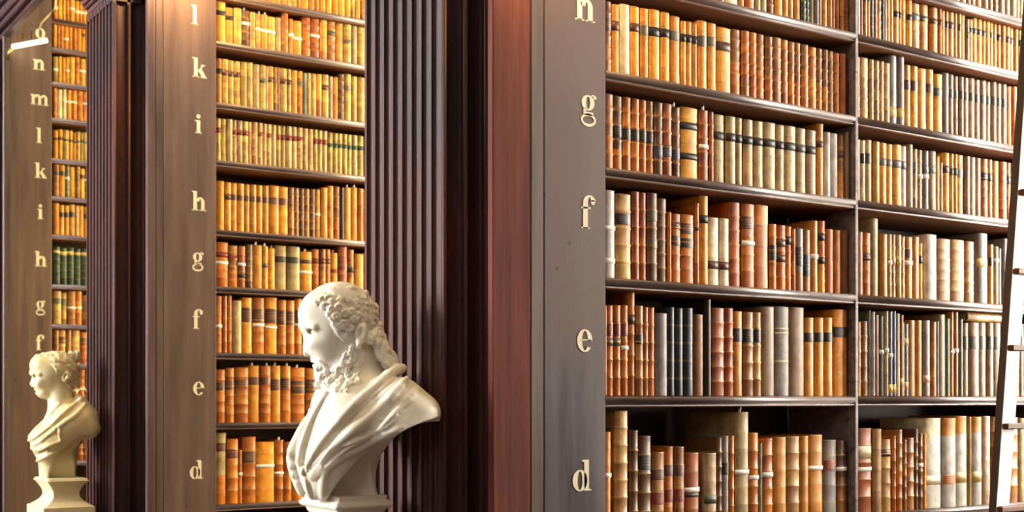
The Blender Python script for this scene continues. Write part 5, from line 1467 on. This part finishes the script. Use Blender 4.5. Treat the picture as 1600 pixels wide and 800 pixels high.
def bearded():
    vs = .0026; v = Vol((-.19, -.25, -.012), (.31, .26, .64), vs)
    global VA; VA = radians(26.4)
    torso(v, 0)
    v.ell((.195, .10, .235), (.074, .075, .062), .02); v.ell((.15, .12, .20), (.09, .07, .06), .02)
    cut(v, .2545, .046, .1665, None, 0, .003)
    cut(v, .3814, -.2612, .5017, .03, .36, .0025)
    # neck and head
    v.cap((.045, 0, .33), (.02, .005, .45), .066, .058, .02)
    v.ell((-.016, 0, .508), (.113, .084, .107), .01)                  # skull
    v.ell((-.040, 0, .445), (.074, .062, .085), .02)                  # face
    v.ell((-.082, 0, .525), (.048, .058, .05), .02)                   # forehead
    v.path([(-.112, -.035, .484), (-.118, .0, .487), (-.108, .036, .488), (-.085, .062, .478)], [.010, .011, .011, .008], .012)
    for sd in (1, -1):
        v.ell((-.076, .050 * sd, .486), (.024, .015, .011), .01)
        v.ell((-.088, .046 * sd, .469), (.017, .017, .0105), .004, True)
        v.ell((-.082, .0395 * sd, .467), (.0135, .0145, .0112), .0015)
        v.path([(-.100, .026 * sd, .469), (-.092, .044 * sd, .4775), (-.074, .056 * sd, .468)], .0040, .0015)
        v.path([(-.098, .028 * sd, .461), (-.090, .044 * sd, .456), (-.074, .055 * sd, .461)], .0030, .002); v.ell((-.040, .050 * sd, .474), (.03, .024, .032), .012)
        v.ell((-.078, .042 * sd, .432), (.026, .022, .022), .015); v.ell((-.046, .046 * sd, .425), (.036, .021, .042), .015)     # cheek
        v.ell((-.090, .017 * sd, .408), (.0135, .011, .011), .0025)     # nostril wing
        v.ell((-.096, .015 * sd, .3975), (.010, .0055, .0045), .0015, True); v.path([(-.078, .026 * sd, .412), (-.070, .036 * sd, .398), (-.066, .042 * sd, .384)], .0035, .006, True); v.path([(-.090, .022 * sd, .452), (-.086, .024 * sd, .432)], .004, .008, True)
    v.path([(-.104, .002, .478), (-.108, .003, .45), (-.110, .003, .425), (-.107, .003, .411)], [.0080, .0085, .0095, .0115], .005)
    v.ell((-.107, .003, .409), (.0125, .0125, .0105), .005)
    # mouth, moustache, beard
    v.ell((-.030, .0, .355), (.060, .054, .060), .02)
    v.ell((.012, .034, .40), (.034, .034, .050), .015); v.ell((.012, -.034, .40), (.034, .034, .050), .015); v.ell((.003, .018, .372), (.045, .046, .055), .02); v.ell((.003, -.018, .372), (.045, .046, .055), .02)
    v.ell((-.082, 0, .386), (.014, .024, .010), .008); v.ell((-.080, 0, .373), (.012, .018, .007), .006)
    v.ell((-.092, 0, .3785), (.010, .024, .0022), .002, True)
    # ear
    v.ell((.047, .072, .462), (.019, .016, .031), .004, rot=(0, 14, 0)); v.ell((.044, .088, .463), (.010, .010, .019), .003, True, rot=(0, 14, 0)); v.ell((.040, .078, .437), (.010, .010, .010), .004)
    v.wmap(); rnd = random.Random(8)
    # headband, then hair
    for sd in (1, -1):
        v.ridge([(-.05, .588), (-.02, .575), (.03, .545), (.062, .512), (.082, .484)], .008, .005, -.001, side=sd)
        v.ridge([(-.052, .577), (-.025, .562), (.022, .530), (.052, .498)], .0030, .002, .002, True, side=sd)
    K = lambda X, Y: ((450 + X / 4.21 - 541) / 536, (770 - 430 - Y / 4.21) / 536)
    for sd in (1, -1):
        curls = []
        for X, Y, r in ((212, 190, 22), (240, 170, 22), (275, 165, 24), (310, 290, 26), (322, 330, 24), (255, 215, 26), (285, 270, 22), (300, 240, 28), (345, 225, 30), (330, 285, 32), (382, 262, 30), (425, 255, 26), (440, 300, 26), (375, 330, 30), (415, 355, 28), (345, 350, 26), (462, 275, 24), (385, 400, 22), (300, 190, 24),
                        (350, 180, 22)):
            c = K(X, Y); curls.append((c, r / 4.21 / 536, rnd.uniform(0, 6), rnd.choice((-1, 1))))
        for c, r, a, t in curls:
            w0 = v.sw(*c, sd); v.ell((c[0], w0, c[1]), (r * 1.12, .015, r * 1.12), .0012)
            sp = spiral(c, r * .62, 1.0 * t, a); v.path([(q[0], w0 + .0135 * sd * math.sqrt(max(.1, 1 - ((q[0] - c[0]) ** 2 + (q[1] - c[1]) ** 2) / (r * 1.12) ** 2)), q[1]) for q in sp], .0026, .0012, True)
            
        for P, r in (([K(330, 340), K(352, 385), K(372, 420), K(388, 450)], [.004, .006, .003]),
                     ([K(350, 400), K(395, 410), K(400, 445)], [.007, .007, .003]), ([K(310, 330), K(345, 390), K(380, 430)], [.006, .007, .004])):
            v.ridge(P, r, .003, .002, side=sd)
        # crown: long locks brushed back, then the mass of curls behind the band
        for i in range(15):
            t = i / 14; x0, y0 = 290 + 250 * t, 78 + 20 * t + 150 * t * t
            pts = [K(x0 + dx + rnd.uniform(-6, 6), y0 + dy + rnd.uniform(-5, 5)) for dx, dy in ((0, 0), (22, 22), (30, 50), (52, 72))]
            v.ridge(pts, [.004, .007, .006, .003], .003, .0, side=sd)
        for i in range(44):
            t = rnd.random(); q = rnd.random(); X = 395 + 195 * q; Y = 95 + 215 * t
            if (X - 345) ** 2 + (Y - 290) ** 2 > 262 ** 2 or Y < 60 + (X - 330) * .25 or Y > 330 or (Y - 130) > (X - 330) * 1.05: continue
            c = K(X, Y); r = rnd.uniform(20, 32) / 4.21 / 536
            a = rnd.uniform(.4, 1.6); w0 = v.sw(*c, sd)
            if rnd.random() < .6: v.ell((c[0], w0 - .003 * sd, c[1]), (r * .9, .013, r * .9), .0015); v.ridge(spiral(c, r * .6, 1.2, a), .0018, .001, .009, True, side=sd, fine=False)
            else: v.ridge([(c[0] - r * cos(a), c[1] + r * sin(a)), (c[0] - .2 * r, c[1] - .2 * r), (c[0] + r * cos(a), c[1] - r * sin(a))], [.004, .0068, .003], .0025, .001, side=sd)
        # bun on the nape and the locks falling from it
    for X, Y, w, r in ((560, 360, .02, 46), (575, 400, .04, 46), (545, 420, .055, 40), (600, 370, .0, 40), (610, 410, .02, 44), (590, 440, .04, 40), (630, 455, .025, 40), (650, 500, .02, 38), (675, 540, .02, 34), (600, 330, 0, 36), (560, 350, -.03, 46), (590, 410, -.03, 46), (610, 470, .03, 40), (640, 530, .035, 32)):
        c = K(X, Y); v.ell((c[0], w, c[1]), (r / 4.21 / 536, .022, r / 4.21 / 536), .006)
    v.wmap()
    for X, Y, r in ((558, 378, 30), (572, 408, 30), (600, 372, 26), (612, 415, 26), (588, 445, 26), (632, 462, 26), (560, 340, 22)):
        v.ridge(spiral(K(X, Y), r / 4.21 / 536, 1.3, rnd.uniform(0, 6)), [.0038, .0045, .003], .0022, .0015, fine=False)
    v.ell((.125, .03, .385), (.022, .03, .028), .006); v.ell((.14, .03, .372), (.018, .03, .018), .006); v.ell((.108, .03, .41), (.024, .03, .028), .006); v.wmap()
    for P, r in (([K(600, 440), K(590, 490), K(615, 540), K(660, 570), K(700, 585)], [.006, .009, .008, .005]), ([K(640, 440), K(655, 490), K(690, 520), K(716, 560)], [.006, .009, .007]), ([K(618, 455), K(625, 510), K(665, 545), K(705, 570)], [.006, .008, .006])):
        v.ridge(P, r, .004, .001)
    # beard locks and moustache
    for sd in (1, -1):
        v.wmap() if sd == 1 else None
        v.ridge([K(182, 552), K(215, 560), K(250, 590), K(262, 625)], [.004, .007, .006, .003], .003, .001, side=sd)
        v.ridge([K(195, 600), K(215, 625), K(232, 655)], [.004, .006, .003], .003, .0, side=sd)
        rows_ = [(470, 462, 250), (446, 470, 232), (482, 500, 255), (458, 512, 240), (430, 500, 215), (408, 522, 215), (484, 545, 258), (452, 552, 245), (425, 545, 232), (396, 555, 225), (370, 572, 228), (478, 590, 255), (448, 598, 248), (418, 596, 240), (386, 604, 236), (354, 606, 236), (324, 600, 232),
                 (474, 632, 252), (444, 642, 250), (412, 640, 244), (380, 648, 240), (346, 648, 238), (314, 640, 238), (284, 628, 236), (462, 676, 248), (432, 686, 248), (400, 686, 245), (368, 690, 242), (336, 690, 240), (304, 680, 240), (272, 668, 240), (244, 650, 250), (218, 664, 262), (410, 726, 245), (378, 732, 242), (346, 734, 238), (314, 726, 235), (284, 712, 238), (252, 696, 248), (226, 700, 258), (205, 680, 265), (232, 600, 245), (262, 612, 240)]
        grooves = []
        for n__, (x, y, a) in enumerate(rows_):
            L = rnd.uniform(30, 42); b = radians(a + rnd.uniform(-12, 12)); dx, dy = cos(b), -sin(b); nx, ny = -dy, dx; s_ = (1 if n__ % 2 else -1) * L * .34
            def LK(o_): return [K(x + nx * o_, y + ny * o_), K(x + dx * L * .4 + nx * (s_ + o_), y + dy * L * .4 + ny * (s_ + o_)), K(x + dx * L * .85 + nx * (o_ * .7 + s_ * .3), y + dy * L * .85 + ny * (o_ * .7 + s_ * .3)), K(x + dx * L * 1.05 - nx * (s_ * .6), y + dy * L * 1.05 - ny * (s_ * .6))]
            v.ridge(LK(0), [.0060, .0088, .0078, .0040], .0010, .0005 + rnd.uniform(0, .003), side=sd); grooves.append(LK(2))
        if sd == 1: v.wmap()
        for g_ in grooves: v.ridge(g_, .0012, .0008, -.0002, True, side=sd)
    # drapery
    v.path([(.150, .0, .360), (.150, .05, .358), (.120, .09, .345), (.07, .10, .31)], [.014, .015, .013, .010], .008); v.wmap(); D = lambda X, Y: ((440 + X / 2.16 - 541) / 536, (770 - 430 - Y / 2.16) / 536)
    for P, r, o in (([D(408, 312), D(375, 325), D(320, 372), D(262, 420), D(205, 478), D(150, 545), D(108, 612), D(84, 655)], [.012, .010, .011, .010, .009, .008], .0),
                    ([D(162, 392), D(135, 440), D(108, 500), D(84, 560), D(72, 610), D(82, 655)], [.009, .012, .013, .010, .006], .0),
                    ([D(120, 440), D(78, 520), D(46, 590), D(48, 650), D(75, 725)], [.010, .014, .014, .012, .010], -.004),
                    ([D(420, 345), D(372, 402), D(318, 455), D(262, 500), D(205, 548), D(150, 605), D(104, 660)], [.006, .013, .014, .013, .012, .009, .005], -.001),
                    ([D(455, 380), D(400, 440), D(345, 500), D(290, 530), D(230, 560), D(170, 615), D(112, 668)], [.006, .012, .010, .013, .012, .008], -.003),
                    ([D(400, 505), D(330, 535), D(270, 570), D(215, 600), D(160, 640), D(120, 672)], [.006, .010, .010, .008, .005], -.003),
                    ([D(115, 735), D(104, 700), D(96, 665)], [.010, .009, .005], -.002), ([D(150, 730), D(150, 690), D(160, 650), D(190, 612)], [.010, .010, .008, .005], -.004)):
        v.ridge(P, r, .008, o)
    v.wmap()
    for P, r, o in (([D(398, 335), D(340, 383), D(282, 440), D(222, 500), D(170, 560), D(128, 620), D(100, 655)], [.0025, .0035, .0035, .0035, .003], .001),
                    ([D(150, 420), D(118, 480), D(96, 545), D(84, 605), D(86, 650)], [.003, .006, .007, .005], .001),
                    ([D(362, 455), D(330, 490), D(290, 520), D(262, 532)], [.002, .006, .007, .003], .001), ([D(250, 560), D(200, 585), D(150, 630)], [.002, .005, .003], .001),
                    ([D(86, 655), D(100, 690), D(112, 738)], [.004, .007, .006], .001), ([D(430, 425), D(380, 470), D(340, 505)], [.002, .003, .002], .001)):
        v.ridge(P, r, .004, o, True)
    return v
def beardless():
    vs = .0036; v = Vol((-.19, -.25, -.012), (.24, .25, .66), vs)
    global VA; VA = radians(14.1)
    T = T_; K = lambda X, Y: ((20 + X / 2.963 - 95) / 310, (746 - 530 - Y / 2.963) / 310)
    v.ell(T(.02, 0, .25), (.105, .175, .13), .02); v.ell(T(-.05, 0, .17), (.085, .12, .10), .03)
    v.ell((-.085, .02, .19), (.06, .07, .08), .02); v.ell(T(.04, .10, .285), (.085, .075, .085), .03); v.ell((.128, .07, .25), (.062, .06, .055), .02); v.cap((.09, .03, .39), (.14, .05, .31), .028, .04, .03)
    v.ell(T(.06, -.11, .26), (.06, .05, .07), .03); v.cap((-.04, 0, .0), (-.04, .0, .15), .062, .07, .03); v.cap((.01, 0, 0), (.01, 0, .12), .06, .07, .02)
    cut(v, .2192, .0771, .1368, None, 0, .003); cut(v, .193, -.0286, .2516, .015, .36, .003)
    v.cap((-.0, 0, .36), (-.01, 0, .50), .062, .056, .02)
    v.ell((-.028, 0, .548), (.112, .082, .090), .01); v.ell((-.06, 0, .49), (.072, .060, .085), .02); v.ell((-.09, 0, .57), (.056, .062, .05), .02)
    v.ell((-.075, 0, .425), (.04, .042, .028), .015)
    v.path([(-.128, -.035, .527), (-.136, 0, .528), (-.126, .036, .528), (-.10, .06, .52)], [.010, .011, .011, .008], .01)
    for sd in (1, -1):
        v.ell((-.118, .034 * sd, .508), (.02, .021, .012), .006, True); v.ell((-.106, .035 * sd, .507), (.012, .014, .011), .002)
        v.path([(-.12, .02 * sd, .512), (-.119, .036 * sd, .517), (-.10, .054 * sd, .508)], .0034, .003); v.ell((-.098, .042 * sd, .475), (.024, .02, .022), .015); v.ell((-.118, .013 * sd, .463), (.012, .009, .009), .005)
        v.ell((.024, .066 * sd, .508), (.018, .018, .030), .004, rot=(0, 12, 0)); v.ell((.02, .084 * sd, .508), (.009, .010, .018), .003, True, rot=(0, 12, 0))
    v.path([(-.122, 0, .518), (-.128, 0, .492), (-.134, 0, .474), (-.130, 0, .466)], [.0085, .0085, .010, .011], .008)
    v.ell((-.112, 0, .441), (.014, .024, .009), .006); v.ell((-.108, 0, .428), (.012, .02, .008), .006); v.ell((-.124, 0, .435), (.013, .026, .003), .002, True)
    v.wmap(); rnd = random.Random(4)
    for sd in (1, -1):
        for i in range(60):
            X = rnd.uniform(190, 300); Y = rnd.uniform(62, 215)
            if Y > 175 and X < 245: continue
            c = K(X, Y); a = rnd.uniform(.3, 1.5); r = .016
            v.ridge([(c[0] - r * cos(a), c[1] + r * sin(a)), (c[0] + .003, c[1] + .002), (c[0] + r * cos(a), c[1] - r * sin(a))], [.004, .009, .004], .003, 0, side=sd)
        for X, Y in ((120, 75), (145, 66), (172, 70), (195, 90), (205, 120), (210, 150)):
            v.ridge([K(X - 12, Y + 6), K(X, Y), K(X + 16, Y + 8)], [.003, .006, .004], .003, 0, side=sd)
    v.wmap()
    for P, r in (([K(318, 272), K(270, 310), K(225, 350), K(180, 395), K(130, 440), K(85, 465)], [.009, .011, .010, .010, .008]), ([K(330, 300), K(285, 350), K(235, 385), K(185, 425), K(140, 465), K(100, 490)], [.008, .012, .012, .010, .008]),
                 ([K(215, 300), K(185, 340), K(150, 380), K(115, 415), K(85, 450)], [.007, .009, .009, .007]), ([K(215, 470), K(170, 490), K(130, 505), K(95, 500)], [.008, .010, .010, .007]), ([K(200, 520), K(160, 535), K(120, 560)], [.008, .010, .008]), ([K(225, 400), K(215, 440), K(222, 480)], [.007, .009, .006])):
        v.ridge(P, r, .006, 0)
    v.wmap()
    for P, r in (([K(295, 300), K(250, 345), K(205, 385), K(150, 430), K(105, 468)], [.003, .005, .005, .003]), ([K(205, 405), K(205, 440), K(215, 465)], [.004, .009, .004]), ([K(170, 500), K(135, 525), K(110, 530)], [.003, .006, .004])):
        v.ridge(P, r, .004, .001, True)
    return v
def stack(m, cx, cy, layers):
    """layers: (z, half depth along x, half width along y); square mouldings with softened corners"""
    rings = []
    for z, a, b in layers:
        r = .004; rings.append([(cx - a + r, cy - b, z), (cx + a - r, cy - b, z), (cx + a, cy - b + r, z), (cx + a, cy + b - r, z), (cx + a - r, cy + b, z), (cx - a + r, cy + b, z), (cx - a, cy + b - r, z), (cx - a, cy - b + r, z)])
    m.loft(rings)
def rolled(z0, z1, a, b, out, n=6):
    return [(z0 + (z1 - z0) * i / n, a + out * sin(pi * i / n), b + out * sin(pi * i / n)) for i in range(n + 1)]
BX, BZ, BX2, BZ2 = 1.6572, -0.2788, 1.6481, -0.4011
v = bearded(); VAA = 26.4
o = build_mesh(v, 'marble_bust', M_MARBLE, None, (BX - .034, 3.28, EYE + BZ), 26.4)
tag(o, 'white marble bust of a bearded man in a draped cloak, head in profile', 'bust', 'marble busts on pedestals')
ZT = EYE + BZ + .0005; a, b = .083, .117
PCX, PCY = BX - .018, 3.31
root = empty('pedestal', (PCX, PCY, 0)); tag(root, 'stone pedestal with a moulded top under the bearded bust', 'pedestal', 'pedestals for the busts')
m = MB(); L = [(ZT, a - .004, b - .004), (ZT - .013, a - .004, b - .004), (ZT - .014, a + .0, b + .0), (ZT - .017, a + .002, b + .002)]
L += [(z, x, y) for z, x, y in rolled(ZT - .018, ZT - .038, a + .002, b + .002, .007)] + [(ZT - .040, a - .006, b - .006), (ZT - .046, a - .008, b - .008)]
L += [(ZT - .052 - .022 * i / 5, a - .010 - .012 * sin(pi / 2 * i / 5), b - .010 - .012 * sin(pi / 2 * i / 5)) for i in range(6)] + [(ZT - .20, a - .022, b - .022), (ZT - .22, a + .01, b + .01), (ZT - .25, a + .012, b + .012)]
stack(m, 0, 0, L[::-1]); m.obj('socle', M_MARBLE, root)
m = MB(); stack(m, 0, 0, [(0, .12, .15), (.10, .12, .15), (.13, .105, .135), (ZT - .30, .095, .13), (ZT - .28, .108, .142), (ZT - .2505, .108, .142)]); m.obj('plinth', M_PIL, root)
m = MB(); xf = -(a - .022) - .0008
for y0, y1, z0, z1 in ((.052, .026, -.066, -.070), (.041, .037, -.066, -.095), (.016, .012, -.068, -.095), (-.004, -.008, -.075, -.095), (.016, -.006, -.073, -.077)):
    m.box((xf, min(y0, y1), ZT + min(z0, z1)), (xf + .003, max(y0, y1), ZT + max(z0, z1)))
m.obj('carved_lettering', M_DARK, root)
v = beardless()
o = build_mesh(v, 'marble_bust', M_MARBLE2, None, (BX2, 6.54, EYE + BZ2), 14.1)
tag(o, 'yellowed marble bust of a beardless man with short hair, toga on the shoulder', 'bust', 'marble busts on pedestals')
ZT = EYE + BZ2 + .0005; a, b = .092, .135
root = empty('pedestal', (BX2, 6.54, 0)); tag(root, 'stone pedestal with a waisted socle under the beardless bust', 'pedestal', 'pedestals for the busts')
m = MB(); L = [(ZT, a, b), (ZT - .012, a + .01, b + .01), (ZT - .022, a, b)] + [(ZT - .022 - .115 * i / 10, a - .028 * sin(pi * min(i, 5) / 10) + (.052 * ((i - 5) / 5) ** 2 if i > 5 else 0), b - .028 * sin(pi * min(i, 5) / 10) + (.052 * ((i - 5) / 5) ** 2 if i > 5 else 0)) for i in range(11)]
L += [(ZT - .140, a + .034, b + .034), (ZT - .30, a + .034, b + .034)]
stack(m, 0, 0, L[::-1]); m.obj('socle', M_MARBLE2, root)
m = MB(); stack(m, 0, 0, [(0, .15, .19), (.10, .15, .19), (.13, .13, .17), (ZT - .3005, .13, .17)]); m.obj('plinth', M_PIL, root)
